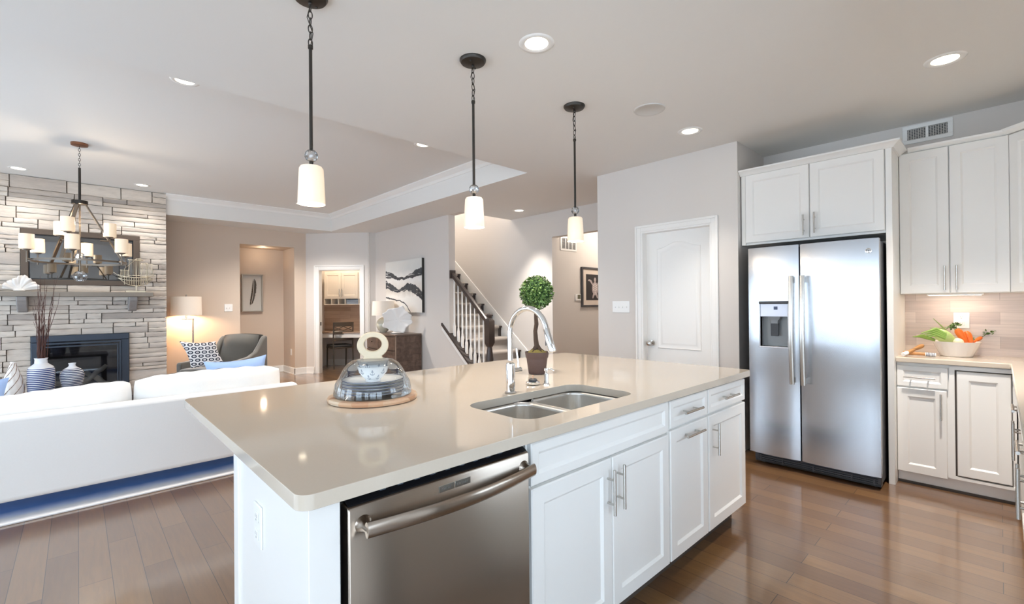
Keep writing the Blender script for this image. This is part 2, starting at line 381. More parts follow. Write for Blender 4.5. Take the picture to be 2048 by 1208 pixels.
# ------------------------------------------------------------------ ceiling fixtures
def spot(name, loc, power, parent, size=1.4, col=(1, .91, .82)):
    l = bpy.data.lights.new(name, 'SPOT'); l.energy = power; l.color = col; l.spot_size = size; l.spot_blend = 1; l.shadow_soft_size = .05
    o = bpy.data.objects.new(name, l); COL.objects.link(o); o.parent = parent; o.location = loc; return o
def recessed(loc, label, power, first=[]):
    if not first:
        t = thing('recessed_light', loc, label, 'recessed light', 'recessed ceiling lights'); o = Vector(loc)
        mb = MB(); mb.lathe([(.062, -.001), (.07, -.006), (.09, -.005), (.096, 0), (.096, .001), (.06, .001)], o, 36); mb.build('trim_ring', M_white, t)
        mb = MB(); mb.lathe([(1e-6, -.0015), (.062, -.002), (.062, 0)], o, 32); mb.build('lens', M_bulb, t)
        first.append(t)
    else:
        t = dup(first[0], loc, label)
        for c in [c for c in t.children if c.type == 'LIGHT']: bpy.data.objects.remove(c)
    spot('recessed_lamp', (0, 0, -.03), power*3.2, t, 2.2 if loc[2] > ZC+.1 else 1.4); return t
for nm, loc, pw, cl in (('stairwell_fill', (4.8, 7.2, 4.45), 90, (1, .93, .86)), ('hall_fill', (6.6, 4.0, 2.6), 28, (1, .88, .76)), ('nook_fill', OB+OU*.4+ON*.6+Vector((0, 0, 2.6)), 16, (1, .82, .62))):  # added fill lights without fixtures, brightening stairwell, hall and nook
    l = bpy.data.lights.new(nm, 'POINT'); l.energy = pw; l.color = cl; l.shadow_soft_size = .12
    o = bpy.data.objects.new(nm, l); COL.objects.link(o); o.location = loc
l = bpy.data.lights.new('niche_lamp', 'POINT'); l.energy = 1.5; l.color = (1, .78, .56); l.shadow_soft_size = .05
o = bpy.data.objects.new('niche_lamp', l); COL.objects.link(o); o.location = (2.57, 9.62, 2.36)
M_grille = mat('speaker grille', 'd2d0cc', .8)
for x, y, z, lb, pw in [
    (1.809, 1.706, ZC, 'round recessed light above the island sink, between two pendants', 24), (3.692, .208, ZC, 'recessed light at upper right, over the floor before the wall cabinets', 72),
    (3.662, 1.733, ZC, 'small recessed light in front of the pantry door wall', 20), (4.847, 4.963, ZC, 'recessed light in the hall near the foot of the stairs', 56),
    (.6, 4.23, TZ, 'recessed tray light half hidden by the ceiling edge at left', 24), (2.7, 4.23, TZ, 'recessed tray light just peeking past the ceiling edge near the middle pendant', 56),
    (-.52, 8.25, TZ, 'recessed light grazing the stone at the far left', 8), (.67, 8.27, TZ, 'recessed light over the right part of the stone chimney', 8), (2.74, 8.05, TZ, 'recessed tray light beside the shade of the nearest pendant', 80)]:
    recessed((x, y, z), lb, pw)
mb = MB(); mb.lathe([(1e-6, -.004), (.085, -.004), (.092, -.008), (.108, -.006), (.112, 0), (.112, .001)], (3.033, 1.738, ZC), 40)
tag(mb.build('ceiling_speaker', M_grille), 'round white speaker grille flush in the kitchen ceiling', 'speaker')
def vent(name, o, u, n, w, h, cols, rows, label, vertical=False):
    o, u, n = Vector(o), Vector(u), Vector(n); t = thing(name, o, label, 'vent'); mb = MB()
    b = .03
    for a, c in (((0, w), (0, b)), ((0, w), (h-b, h)), ((0, b), (b, h-b)), ((w-b, w), (b, h-b))): mb.obox(o, u, n, a, (0, .012), c)
    iw = (w-2*b)/cols
    for k in range(1, cols): mb.obox(o, u, n, (b+iw*k-.008, b+iw*k+.008), (0, .012), (b, h-b))
    mb.build('frame', M_white, t, bevel=.002)
    mb = MB(); mb.obox(o, u, n, (b, w-b), (.0, .002), (b, h-b)); mb.build('duct', M_dark, t, smooth=False)
    mb = MB()
    for k in range(rows):
        z = b+(h-2*b)*(k+.5)/rows; mb.obox(o, u, n, (b, w-b), (.002, .005), (z-.0022, z+.0022))
    if not vertical:
        for k in range(cols*8):
            a = b+(w-2*b)*(k+.5)/(cols*8); mb.obox(o, u, n, (a-.0028, a+.0028), (.003, .009), (b, h-b))
    mb.build('louvers', mat('shaded louver', 'b9b6b0', .5), t, smooth=False)
vent('air_register', (4.86, .528, 2.575), (0, -1, 0), (-1, 0, 0), .295, .145, 2, 7, 'white air register on the wall above the upper cabinets')
# ------------------------------------------------------------------ island
IX0, IX1, IY0, IY1, CT = .342, 2.955, 1.03, 2.5, .914
SX0, SX1, SY0, SY1 = 1.142, 1.852, 1.137, 1.507
def slab_with_hole(outer, inner, z0, z1):
    import bmesh
    bm = bmesh.new()
    for z in (z0, z1):
        es = []
        for lp in (outer, inner):
            vs = [bm.verts.new((x, y, z)) for x, y in lp]
            es += [bm.edges.new((vs[i], vs[(i+1) % len(vs)])) for i in range(len(vs))]
        bmesh.ops.triangle_fill(bm, edges=es, use_beauty=True)
    bm.verts.ensure_lookup_table(); n = len(outer); m_ = len(inner); tot = n+m_
    for lp0, k in ((0, n), (n, m_)):
        for i in range(k):
            a, b = lp0+i, lp0+(i+1) % k
            bm.faces.new((bm.verts[a], bm.verts[b], bm.verts[tot+b], bm.verts[tot+a]))
    bmesh.ops.recalc_face_normals(bm, faces=bm.faces)
    mb = MB(); bm.verts.index_update(); mb.v = [tuple(v.co) for v in bm.verts]; mb.f = [tuple(v.index for v in f.verts) for f in bm.faces]; bm.free(); return mb
top = slab_with_hole(rrect(IX0, IX1, IY0, IY1, .035), rrect(SX0, SX1, SY0, SY1, .075, 8), .879, CT).build('island_countertop', M_quartz, bevel=.012, bseg=4)
tag(top, 'large beige quartz island countertop with undermount sink cutout', 'countertop')
FY = 1.06                                  # front of the island doors (outer face)
FN = (0, -1, 0)
def cab_body(root, x0, x1, y0, y1, z0=.1, z1=.8785, kick=True):
    mb = MB(); mb.box(x0, x1, y0, y1, z0, z1); mb.build('body', M_cab, root, smooth=False)
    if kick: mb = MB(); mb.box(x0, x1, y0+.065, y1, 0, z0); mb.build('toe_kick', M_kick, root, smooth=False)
def door(root, name, x0, x1, z0, z1, y=FY, fr=.058):
    return panel_door((x0, y+.02, z0), X1, FN, x1-x0, z1-z0, .02, fr).build(name, M_cab, root, angle=30)
sk = thing('sink_cabinet', (1.54, 1.4, 0), 'white island cabinet under the sink with two doors and a long false drawer front', 'cabinet')
# sides, floor and face of the sink base are boards, so the bowls hang free inside
mb = MB(); mb.box(1.076, 1.094, 1.082, 1.74, .1, .878); mb.box(1.986, 2.002, 1.082, 1.74, .1, .878); mb.box(1.094, 1.986, 1.082, 1.74, .1, .12); mb.box(1.094, 1.986, 1.72, 1.74, .12, .878); mb.box(1.094, 1.986, 1.082, 1.1, .69, .878); mb.box(1.094, 1.986, 1.082, 1.1, .12, .2)
mb.build('body', M_cab, sk, smooth=False)
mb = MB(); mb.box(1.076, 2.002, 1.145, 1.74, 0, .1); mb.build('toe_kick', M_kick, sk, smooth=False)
door(sk, 'false_drawer_front', 1.083, 1.995, .722, .864, fr=.034)
a = door(sk, 'door', 1.083, 1.537, .112, .712); bar_handle(a, (1.506, FY, .591), Z1, FN, .175)
a = door(sk, 'door', 1.542, 1.995, .112, .712); bar_handle(a, (1.573, FY, .596), Z1, FN, .175)
pc = thing('pullout_cabinet', (2.2, 1.4, 0), 'white island cabinet with one drawer and a pull-out door with horizontal handle', 'cabinet')
cab_body(pc, 2.004, 2.414, 1.082, 1.74)
a = door(pc, 'drawer', 2.01, 2.408, .735, .861, fr=.03); bar_handle(a, (2.19, FY, .797), X1, FN, .19)
a = door(pc, 'door', 2.01, 2.408, .112, .722); bar_handle(a, (2.21, FY, .68), X1, FN, .19)
ec = thing('end_cabinet', (2.67, 1.4, 0), 'white island end cabinet nearest the refrigerator with drawer and upright handle', 'cabinet')
cab_body(ec, 2.416, 2.93, 1.082, 1.74)
a = door(ec, 'drawer', 2.422, 2.925, .735, .861, fr=.03); bar_handle(a, (2.655, FY, .799), X1, FN, .19)
a = door(ec, 'door', 2.422, 2.925, .112, .722); bar_handle(a, (2.47, FY, .597), Z1, FN, .17)
ep = thing('island_end_panel', (.41, 1.4, 0), 'white panel closing the left end of the island beside the dishwasher', 'panel')
mb = MB(); mb.box(.372, .444, 1.06, 1.1, 0, .8785); mb.box(.382, .444, 1.1, 1.73, 0, .8785); mb.build('panel', M_cab, ep, bevel=.0015)
mb = MB(); mb.box(.376, .444, 1.7, 1.755, 0, .8785); mb.build('corner_stile', M_cab, ep, bevel=.002)
mb = MB(); mb.box(.444, 2.93, 1.742, 1.758, 0, .8785); tag(mb.build('island_back_panel', M_cab, smooth=False), 'plain white panel along the living room side of the island', 'panel')
def outlet(name, o, u, n, w, h, label, kind='outlet', group=None, gangs=1):
    o, u, n = Vector(o), Vector(u), Vector(n); t = thing(name, o, label, kind, group); mb = MB()
    mb.obox(o, u, n, (-w/2, w/2), (0, .006), (-h/2, h/2)); mb.build('plate', M_white, t, bevel=.003)
    if kind == 'outlet':
        for k in (-.21, .21):
            mb = MB(); mb.obox(o, u, n, (-.017, .017), (.006, .0085), (h*k-.014, h*k+.014))
            rc = mb.build('receptacle', M_white, t, bevel=.004)
            for a, b, c in ((-.007, -.005, 1), (.005, .007, 1), (-.0025, .0025, 0)):
                mb = MB(); mb.obox(o, u, n, (a, b), (.0085, .009), (h*k-.001, h*k+.008) if c else (h*k-.01, h*k-.005)); mb.build('slot', mat('outlet slot', 'a9a7a3', .6), rc, smooth=False)
    else:
        for g in range(gangs):
            c = (g-(gangs-1)/2)*.046; mb = MB(); mb.obox(o, u, n, (c-.005, c+.005), (.006, .016), (-.012, .006)); mb.build('toggle', M_white, t, bevel=.001)
outlet('electrical_outlet', (.382, 1.482, .69), (0, -1, 0), (-1, 0, 0), .075, .12, 'white electrical outlet on the end panel of the island')
# dishwasher
dw = thing('dishwasher', (.76, 1.3, 0), 'stainless steel dishwasher with curved bar handle in the island', 'dishwasher')
mb = MB(); mb.box(.452, 1.07, 1.11, 1.69, .1, .87); mb.build('tub', M_black, dw, smooth=False)
mb = MB(); mb.box(.452, 1.07, 1.14, 1.69, .0, .1); mb.build('toe_kick', M_black, dw, smooth=False)
mb = MB(); loft(mb, [[(.459, y, z), (1.061, y, z), (1.061, y2, z2), (.459, y2, z2)] for y, z, y2, z2 in [(1.05, .105, 1.1, .105), (1.05, .84, 1.1, .84), (1.056, .848, 1.1, .852)]], True, True)
dd = mb.build('door', M_steelv, dw, bevel=.004)
mb = MB(); loft(mb, [[(.462, 1.058, .848), (1.058, 1.058, .848), (1.058, 1.1, .866), (.462, 1.1, .866)], [(.462, 1.06, .85), (1.058, 1.06, .85), (1.058, 1.1, .87), (.462, 1.1, .87)]], True, True); cp = mb.build('control_panel', M_black, dw, smooth=False)
M_mark = mat('control print', '5d6672', .5)
for i in range(9): mb = MB(); x = .56+i*.05; mb.obox((x, 1.076, .8585), X1, (0, -.92, -.39), (-.008, .008), (-.002, .002), (0, .0012)); mb.build('button', M_mark, cp, smooth=False)
mb = MB(); P = [(.486+.56*k/20, 1.012-.03*math.sin(math.pi*k/20), .802) for k in range(21)]
rings = []
for p in P: rings.append([(p[0], p[1]+.010*math.cos(a), p[2]+.019*math.sin(a)) for a in [2*math.pi*q/14 for q in range(14)]])
loft(mb, rings, True, True)
for x in (.496, 1.036): mb.tube([(x, 1.056, .802), (x, 1.046, .802), (x, 1.03, .802), (x, 1.008, .802)], 0, 18, radii=[.026, .018, .013, .012])
mb.build('handle', M_steelv, dd)
M_badge = mat('badge plate', 'a8a59d', .3, .8)
mb = MB(); mb.box(.712, .763, 1.0485, 1.05, .812, .83); mb.box(.766, .82, 1.0485, 1.05, .812, .83); bd = mb.build('badge', M_badge, dd, bevel=.001)
mb = MB()
for x0, n in ((.72, 5), (.772, 6)):
    for i in range(n): mb.box(x0+i*.007, x0+i*.007+.0045, 1.048, 1.0485, .818, .824)
mb.build('print', mat('badge print', '716e69', .5), bd, smooth=False)
# sink
sink = thing('kitchen_sink', (1.5, 1.32, .7), 'stainless steel double bowl undermount sink in the island', 'sink')
def bowl(x0, x1, depth):
    mb = MB(); lp = []
    y0, y1 = SY0-.004, SY1+.004
    for i, z, r in ((0, .8785, .07), (.001, .86, .07), (.004, CT-depth+.03, .065), (.012, CT-depth+.008, .06), (.04, CT-depth, .04), (.13, CT-depth-.004, .02)):
        lp.append([(x, y, z) for x, y in rrect(x0+i, x1-i, y0+i, y1-i, r, 8)])
    loft(mb, lp, False, True); b = mb.build('bowl', M_sinksteel, sink, solid=.0015)
    c = ((x0+x1)/2, (y0+y1)/2, CT-depth-.004); mb = MB(); mb.lathe([(.012, .003), (.04, .004), (.045, .001)], c, 24); mb.build('drain', M_chrome, b)
bowl(SX0-.004, 1.487, .2); bowl(1.503, SX1+.004, .2)
mb = MB(); mb.box(1.487, 1.503, SY0+.03, SY1-.03, .862, .878); mb.build('divider', M_sinksteel, sink, bevel=.004)
# faucet
fc = thing('faucet', (1.455, 1.556, CT), 'tall chrome gooseneck faucet with pull-down head at the island sink', 'faucet')
fx, fy = 1.455, 1.556
mb = MB(); mb.lathe([(.026, 0), (.028, .004), (.0215, .008), (.0215, .13), (.0205, .135), (.0135, .14)], (fx, fy, CT), 28); mb.build('base', M_chrome, fc)
mb = MB(); r = .115; zc = CT+.275
path = [(fx, fy, CT+.15), (fx, fy, zc-.05)]+[(fx, fy-r+r*math.cos(a), zc+r*math.sin(a)) for a in [R_(165*k/24) for k in range(25)]]
mb.tube(path, .0125, 18); mb.build('spout', M_chrome, fc)
e = Vector(path[-1]); d = (e-Vector(path[-2])).normalized(); mb = MB()
mb.tube([e, e+d*.004, e+d*.05, e+d*.1, e+d*.104], 0, 18, radii=[.0125, .0145, .0155, .0175, .016]); sh = mb.build('spray_head', M_chrome, fc)
mb = MB(); q = e+d*.055; mb.obox(q, X1, Vector((0, -d.z, d.y)), (-.006, .006), (.008, .02), (-.016, .016)); mb.build('button', M_dark, sh, bevel=.002)
mb = MB(); mb.cyl((fx+.015, fy, CT+.1), (fx+.06, fy, CT+.1), .0125, seg=18); mb.cyl((fx+.06, fy, CT+.1), (fx+.064, fy, CT+.1), .0135, seg=18); mb.tube([(fx+.05, fy, CT+.105), (fx+.053, fy+.004, CT+.14), (fx+.048, fy+.01, CT+.2)], .005, 10); mb.build('lever', M_chrome, fc)
sd = thing('soap_dispenser', (1.72, 1.575, CT), 'small chrome soap pump on the island right of the faucet', 'soap dispenser')
o = Vector((1.72, 1.575, CT)); mb = MB(); mb.lathe([(.019, 0), (.019, .004), (.013, .008), (.011, .012), (.011, .055), (.009, .058)], o, 20); mb.build('collar', M_chrome, sd)
mb = MB(); mb.lathe([(.006, .056), (.006, .07), (.011, .072), (.011, .084), (.003, .087)], o, 16); mb.tube([o+Vector((0, 0, .078)), o+Vector((.015, -.02, .08)), o+Vector((.022, -.034, .072))], .0045, 10); mb.build('pump', M_chrome, sd)
st = thing('sink_strainer', (1.68, 1.63, CT), 'chrome sink strainer stopper lying on the counter behind the sink', 'strainer')
o = Vector((1.68, 1.63, CT)); mb = MB(); mb.lathe([(.026, 0), (.036, .004), (.037, .012), (.03, .017), (.02, .018)], o, 28); mb.build('basket', M_chrome, st)
mb = MB(); mb.lathe([(.022, .016), (.022, .026), (.017, .03)], o, 24); mb.build('stopper', M_dark, st)
mb = MB(); mb.lathe([(.004, .028), (.004, .046), (.002, .048)], o, 12); mb.build('pin', mat('brass pin', 'c9a58b', .3, 1), st)
# topiary
tp = thing('topiary_plant', (1.963, 1.87, CT), 'ball topiary in a dark clay pot on the island', 'plant')
o = Vector((1.963, 1.87, CT)); M_pot = mat('clay pot', '5b4743', .55, noise=.12, nscale=30)
mb = MB(); mb.lathe([(.047, 0), (.05, .004), (.061, .085), (.062, .092), (.066, .096), (.071, .128), (.066, .128), (.06, .11), (1e-6, .108)], o, 36); mb.build('pot', M_pot, tp)
M_moss = mat('moss', '9a8a4a', .9, noise=.35, nscale=120, bump=.8)
mb = MB(); mb.lathe([(.064, .11), (.05, .128), (.03, .14), (1e-6, .145)], o, 40, fn=lambda a, i: 1+.05*math.sin(9*a+i)+.04*math.sin(17*a)); mb.build('moss', M_moss, tp)
M_bark = mat('bark', '4f3d31', .85, noise=.3, nscale=60, bump=.6)
mb = MB(); tk = [(0, 0, .115), (.004, .003, .15), (-.004, .004, .2), (-.008, .004, .25), (.0, .002, .29), (-.006, 0, .33), (-.004, 0, .42)]
mb.tube([o+Vector(p) for p in tk], 0, 12, radii=[.024, .0155, .0135, .012, .0125, .011, .01])
for a in (.3, 1.9, 3.3, 4.6, 5.5): mb.tube([o+Vector((.006*math.cos(a), .006*math.sin(a), .165)), o+Vector((.02*math.cos(a), .02*math.sin(a), .142)), o+Vector((.042*math.cos(a), .042*math.sin(a), .13))], 0, 8, radii=[.009, .009, .005])
mb.ball(o+Vector((-.018, -.008, .27)), .009, 10, 8); mb.build('trunk', M_bark, tp, angle=60)
def rnd_island(name, stops, rough, **k):
    m, N, L, b = new(name); g = N.new('ShaderNodeNewGeometry')
    L.new(ramp(N, L, g.outputs['Random Per Island'], stops), b.inputs['Base Color']); b.inputs['Roughness'].default_value = rough
    return m
M_leaf = rnd_island('leaf', [(0, '33501f'), (.5, '4f7030'), (1, '7a9a50')], .4)
fo = MB(); c = o+Vector((0, 0, .475)); rf = random.Random(3)
N_ = 2700
for i in range(N_):
    z = 1-2*(i+.5)/N_; a = i*2.39996; rr = math.sqrt(max(0, 1-z*z)); nrm = Vector((rr*math.cos(a), rr*math.sin(a), z))
    p = c+nrm*(.092*rf.uniform(.72, 1.04)); t1 = nrm.orthogonal().normalized(); t1.rotate(Matrix.Rotation(rf.uniform(0, 6.28), 3, nrm))
    d = (nrm*rf.uniform(.25, 1.1)+t1).normalized(); sd_ = d.cross(nrm).normalized(); up = sd_.cross(d); L_ = rf.uniform(.013, .02); W_ = L_*.3
    fo.add([p, p+d*L_*.5+sd_*W_+up*.002, p+d*L_, p+d*L_*.5-sd_*W_+up*.002], [(0, 1, 2, 3)])
fo.build('foliage', M_leaf, tp, smooth=False)
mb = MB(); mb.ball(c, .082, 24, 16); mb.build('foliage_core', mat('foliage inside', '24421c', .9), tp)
# ------------------------------------------------------------------ cake stand, plates, bowls
CC = Vector((.94, 1.885, CT)); TC = Vector((-.446, -.895, 0)); SR = Vector((.895, -.446, 0))
def patch_wood():
    m, N, L, b = new('mosaic wood'); tc = N.new('ShaderNodeTexCoord'); v = N.new('ShaderNodeTexVoronoi'); v.inputs['Scale'].default_value = 17
    v.inputs['Randomness'].default_value = .9; L.new(tc.outputs['Object'], v.inputs['Vector'])
    sp = N.new('ShaderNodeSeparateColor'); L.new(v.outputs['Color'], sp.inputs[0])
    L.new(ramp(N, L, sp.outputs[0], [(0, 'dccab0'), (.35, 'c79a76'), (.5, 'e6dac6'), (.66, 'a8734a'), (.78, 'd6b795'), (1, 'c69572')]), b.inputs['Base Color'])
    b.inputs['Roughness'].default_value = .35; return m
cs = thing('cake_stand', CC, 'glass cake dome with round wooden ring handle on a mosaic wood board', 'cake stand')
mb = MB(); mb.lathe([(.17, 0), (.186, .003), (.189, .012), (.186, .02), (.164, .022), (1e-6, .022)], CC, 56); mb.build('board', patch_wood(), cs)
mb = MB(); mb.lathe([(.158, .0225), (.163, .026), (.1635, .04), (.157, .075), (.124, .135), (.108, .157), (.088, .17), (.05, .177), (1e-6, .178)], CC, 64); dm = mb.build('glass_dome', M_glass, cs)
N_ = 40
outer = []
for k in range(N_+1):
    a = R_(-57+294*k/N_); outer.append((.066*math.cos(a), .062+.058*math.sin(a)))
outer += [(-.044, .003), (.044, .003)]
inner = [(.037*math.cos(2*math.pi*k/28), .066+.031*math.sin(2*math.pi*k/28)) for k in range(28)]
h = slab_with_hole(outer, inner, -.014, .014)
hc = CC+Vector((0, 0, .174)); h.v = [tuple(hc+SR*p[0]+Vector((0, 0, p[1]))+TC*p[2]) for p in h.v]
h.build('handle', mat('pale wood', 'dccbae', .45, noise=.06, nscale=40, stretch=(1, 1, 6)), cs, bevel=.004)
M_china = mat('white china', 'f3f4f5', .15); M_bluerim = mat('blue rim glaze', '33456f', .2)
pl = []
names = ['topmost of the plates stacked under the glass dome', 'second plate from the top under the glass dome', 'middle plate of the stack under the glass dome', 'second plate from the bottom under the glass dome', 'bottom plate of the stack under the glass dome']
for i in range(5):
    loc = CC+Vector((0, 0, .0225+.0125*i)); lb = 'white blue-rimmed plate, '+names[4-i]
    if i == 0:
        t = thing('dinner_plate', loc, lb, 'plate', 'plates under the glass dome')
        mb = MB(); mb.lathe([(.07, 0), (.08, .001), (.128, .015), (.13, .018), (.126, .0175), (.08, .005), (1e-6, .004)], loc, 56); q = mb.build('dish', M_china, t)
        mb = MB(); mb.lathe([(.128, .0174), (.1296, .0166), (.1304, .0176), (.1298, .019), (.128, .0186), (.128, .0174)], loc, 56); mb.build('rim', M_bluerim, t); pl.append(t)
    else: pl.append(dup(pl[0], loc, lb))
bw0 = None
zb = .0225+.05+.006
for i, (dz, lb) in enumerate([(0, 'white anchor-patterned bowl standing on the plates, lower of the two'), (.026, 'white anchor-patterned bowl nested on top inside the other one')]):
    loc = CC+Vector((0, 0, zb+dz))
    if bw0: dup(bw0, loc, lb, .45); continue
    t = bw0 = thing('bowl', loc, lb, 'bowl', 'anchor bowls under the glass dome')
    pr = [(.032, 0), (.033, .01), (.042, .018), (.058, .04), (.067, .066)]
    mb = MB(); mb.lathe(pr+[(.0695, .068), (.0655, .067), (.056, .042), (.04, .021), (1e-6, .013)], loc, 48); body = mb.build('body', M_china, t)
    def on_bowl(az, zz, off=.0007):
        for (r0, z0), (r1, z1) in zip(pr, pr[1:]):
            if z0 <= zz <= z1 or (zz > z1 and z1 == .066):
                r = r0+(r1-r0)*(zz-z0)/(z1-z0)
        return loc+Vector((math.cos(az)*(r+off), math.sin(az)*(r+off), zz))
    az0 = math.atan2(TC.y, TC.x)
    for da, z0 in ((-.05, .043), (.75, .047), (-.85, .047), (.45, .022), (-.4, .022), (1.6, .045), (-1.7, .045)):
        mb = MB(); az = az0+da; s = .011
        def at(a, b): return on_bowl(az+a*s/.055, z0+b*s)
        def stroke(pts, wd=.0012): mb.tube([at(*p) for p in pts], wd*.9, 6)
        stroke([(0, -.9), (0, .65)]); stroke([(-.4, .35), (.4, .35)])
        stroke([(-.75, -.25), (-.62, -.6), (-.3, -.85), (0, -.92), (.3, -.85), (.62, -.6), (.75, -.25)])
        stroke([(.16*math.cos(q), .82+.16*math.sin(q)) for q in [k*2*math.pi/8 for k in range(9)]], .0009)
        mb.build('anchor_motif', mat('anchor print', '8f98a8', .3), body)
# ------------------------------------------------------------------ pendants
def chain(mb, p, q, n, rad=.011, th=.0025):
    p, q = Vector(p), Vector(q)
    for k in range(n):
        a = p+(q-p)*(k/n); b = p+(q-p)*((k+1)/n); c = (a+b)/2; hl = (b-a).length/2*1.18
        s = X1 if k % 2 else Y1
        mb.tube([c+Vector(s)*rad*math.cos(t)+Vector((0, 0, hl*math.sin(t))) for t in [2*math.pi*i/14 for i in range(14)]], th, 6, closed=True)
def pendant(loc, dz, label, first=[]):
    """loc on the ceiling"""
    if first and dz == 0: return dup(first[0], loc, label)
    t = thing('pendant_lamp', loc, label, 'pendant lamp', 'pendants above the island'); x, y, z = loc
    mb = MB(); mb.lathe([(1e-6, -.03), (.03, -.028), (.068, -.018), (.076, -.006), (.076, 0)], loc, 36)
    for a in (.6, 3.74): mb.ball((x+.045*math.cos(a), y+.045*math.sin(a), z-.026), .006, 10, 6)
    mb.ball((x, y, z-.036), .009, 12, 8); mb.build('canopy', M_bronze, t)
    mb = MB(); chain(mb, (x, y, z-.04), (x, y, z-.24+dz*.5), 6, .009, .0024)
    mb.tube([(x+.004, y, z-.03), (x-.012, y+.006, z-.1), (x+.01, y-.004, z-.17), (x, y, z-.235)], .002, 6); mb.build('chain', M_bronze, t)
    zb = 1.985+dz
    mb = MB(); mb.cyl((x, y, z-.24+dz*.5), (x, y, zb+.024), .0075, seg=14); mb.cyl((x, y, z-.25+dz*.5), (x, y, z-.236+dz*.5), .011, seg=14); mb.cyl((x, y, zb-.024), (x, y, zb-.055), .009, seg=14); mb.build('rod', M_bronze, t)
    mb = MB(); mb.ball((x, y, zb), .029, 14, 9); mb.build('crystal_ball', M_crystal, t, smooth=False)
    mb = MB(); mb.lathe([(.012, -.046), (.045, -.05), (.0515, -.06), (.054, -.1), (.0585, -.218), (.0575, -.2195), (.0525, -.1), (.049, -.064), (.012, -.052)], (x, y, zb), 40); mb.build('lamp_shade', M_shade, t)
    mb = MB(); mb.ball((x, y, zb-.15), .022, 12, 8, (1, 1, 1.3)); mb.build('bulb', M_bulb, t)
    l = bpy.data.lights.new('pendant_light', 'POINT'); l.energy = 3; l.color = (1, .82, .6); l.shadow_soft_size = .03
    o = bpy.data.objects.new('pendant_light', l); COL.objects.link(o); o.parent = t; o.location = (0, 0, zb-.235-z)
    if dz == 0: first.append(t)
    return t
pendant((1.661, 2.07, ZC), 0, 'middle of the three dark bronze pendants above the island')
pendant((2.581, 2.07, ZC), 0, 'farthest of the three pendants, before the hall opening and stairs')
pendant((.773, 2.135, ZC), .018, 'nearest pendant above the island, its canopy cut by the top of the photo')
# ------------------------------------------------------------------ refrigerator
rf_ = thing('refrigerator', (4.4, .99, 0), 'stainless steel side-by-side refrigerator with ice and water dispenser', 'refrigerator')
FX = 4.02
mb = MB(); mb.box(4.095, 4.8, .58, 1.408, .03, 1.75); mb.build('body', M_dark, rf_, bevel=.004)
def fdoor(y0, y1, hole=None):
    ys = [y0+(y1-y0)*k/12 for k in range(13)]; zs = [.098, .4, .7, .963, 1.32, 1.5, 1.762]
    if hole: ys = sorted([q for q in ys if min(abs(q-hole[0]), abs(q-hole[1])) > .012]+[hole[0], hole[1]])
    fx = lambda y: FX+.014*((y-(y0+y1)/2)/((y1-y0)/2))**2+.004*max(0, abs((y-(y0+y1)/2)/((y1-y0)/2))-.9)*10
    mb = MB(); n = len(ys)
    vs = [(fx(y), y, z) for z in zs for y in ys]; fs = []
    for j in range(len(zs)-1):
        for i in range(n-1):
            if hole and zs[j] == .963 and hole[0]-1e-6 <= ys[i] < hole[1]-1e-6: continue
            fs.append((j*n+i, (j+1)*n+i, (j+1)*n+i+1, j*n+i+1))
    mb.add(vs, fs)
    for z, fl in ((zs[0], 1), (zs[-1], 0)): mb.add([(fx(y), y, z) for y in ys]+[(4.09, y1, z), (4.09, y0, z)], [tuple(range(n+2))])
    for y in (y0, y1): mb.add([(fx(y), y, zs[0]), (4.09, y, zs[0]), (4.09, y, zs[-1]), (fx(y), y, zs[-1])], [(0, 1, 2, 3)])
    return mb
M_fridge = steel('brushed steel fridge', 'bcbec2', .25, (1, 1, 50), .85, 0)
fd = fdoor(1.06, 1.426, (1.13, 1.335)).build('freezer_door', M_fridge, rf_)
rd = fdoor(.572, 1.05).build('fridge_door', M_fridge, rf_)
def fhandle(y, par):
    mb = MB(); rings = []
    for k in range(17):
        t = k/16; z = .69+.83*t; b = FX-.05-.022*math.sin(math.pi*t)
        rings.append([(b+dx, y+dy, z) for dx, dy in [(q[0], q[1]) for q in rrect(-.009, .009, -.016, .016, .006, 2)]])
    loft(mb, rings, True, True)
    for z in (.72, 1.49): mb.box(FX-.045, FX+.012, y-.009, y+.009, z-.022, z+.022)
    mb.build('handle', M_nickel, par, bevel=.001)
fhandle(1.095, fd); fhandle(1.02, rd)
ds = MB()
for a in ((4.012, 4.06, 1.126, 1.134, .962, 1.325), (4.012, 4.06, 1.331, 1.339, .962, 1.325), (4.006, 4.06, 1.126, 1.339, .955, .968)): ds.box(*a)
dp = ds.build('dispenser', mat('dispenser trim', 'd5d7dd', .25, .6), fd, bevel=.003)
mb = MB(); mb.box(4.008, 4.06, 1.124, 1.341, 1.306, 1.328); mb.build('dispenser_hood', M_dark, fd, bevel=.006)
mb = MB(); mb.box(4.018, 4.03, 1.134, 1.331, 1.205, 1.306); mb.build('dispenser_panel', mat('dispenser panel', 'cdd0dc', .3, .3), fd, bevel=.002)
mb = MB(); mb.box(4.0165, 4.018, 1.205, 1.232, 1.26, 1.285); mb.build('display', mat('dispenser display', '2c3a63', .2), dp)
mb = MB(); vs = [(4.085, y, z) for z in (.968, 1.205) for y in (1.134, 1.331)]; mb.add(vs, [(0, 1, 3, 2)])
for y in (1.134, 1.331): mb.add([(4.02, y, .968), (4.085, y, .968), (4.085, y, 1.205), (4.02, y, 1.205)], [(0, 1, 2, 3)])
for z in (.968, 1.205): mb.add([(4.02, 1.134, z), (4.085, 1.134, z), (4.085, 1.331, z), (4.02, 1.331, z)], [(0, 1, 2, 3)])
mb.build('dispenser_cavity', mat('cavity grey', '9da1a3', .35), fd, smooth=False)
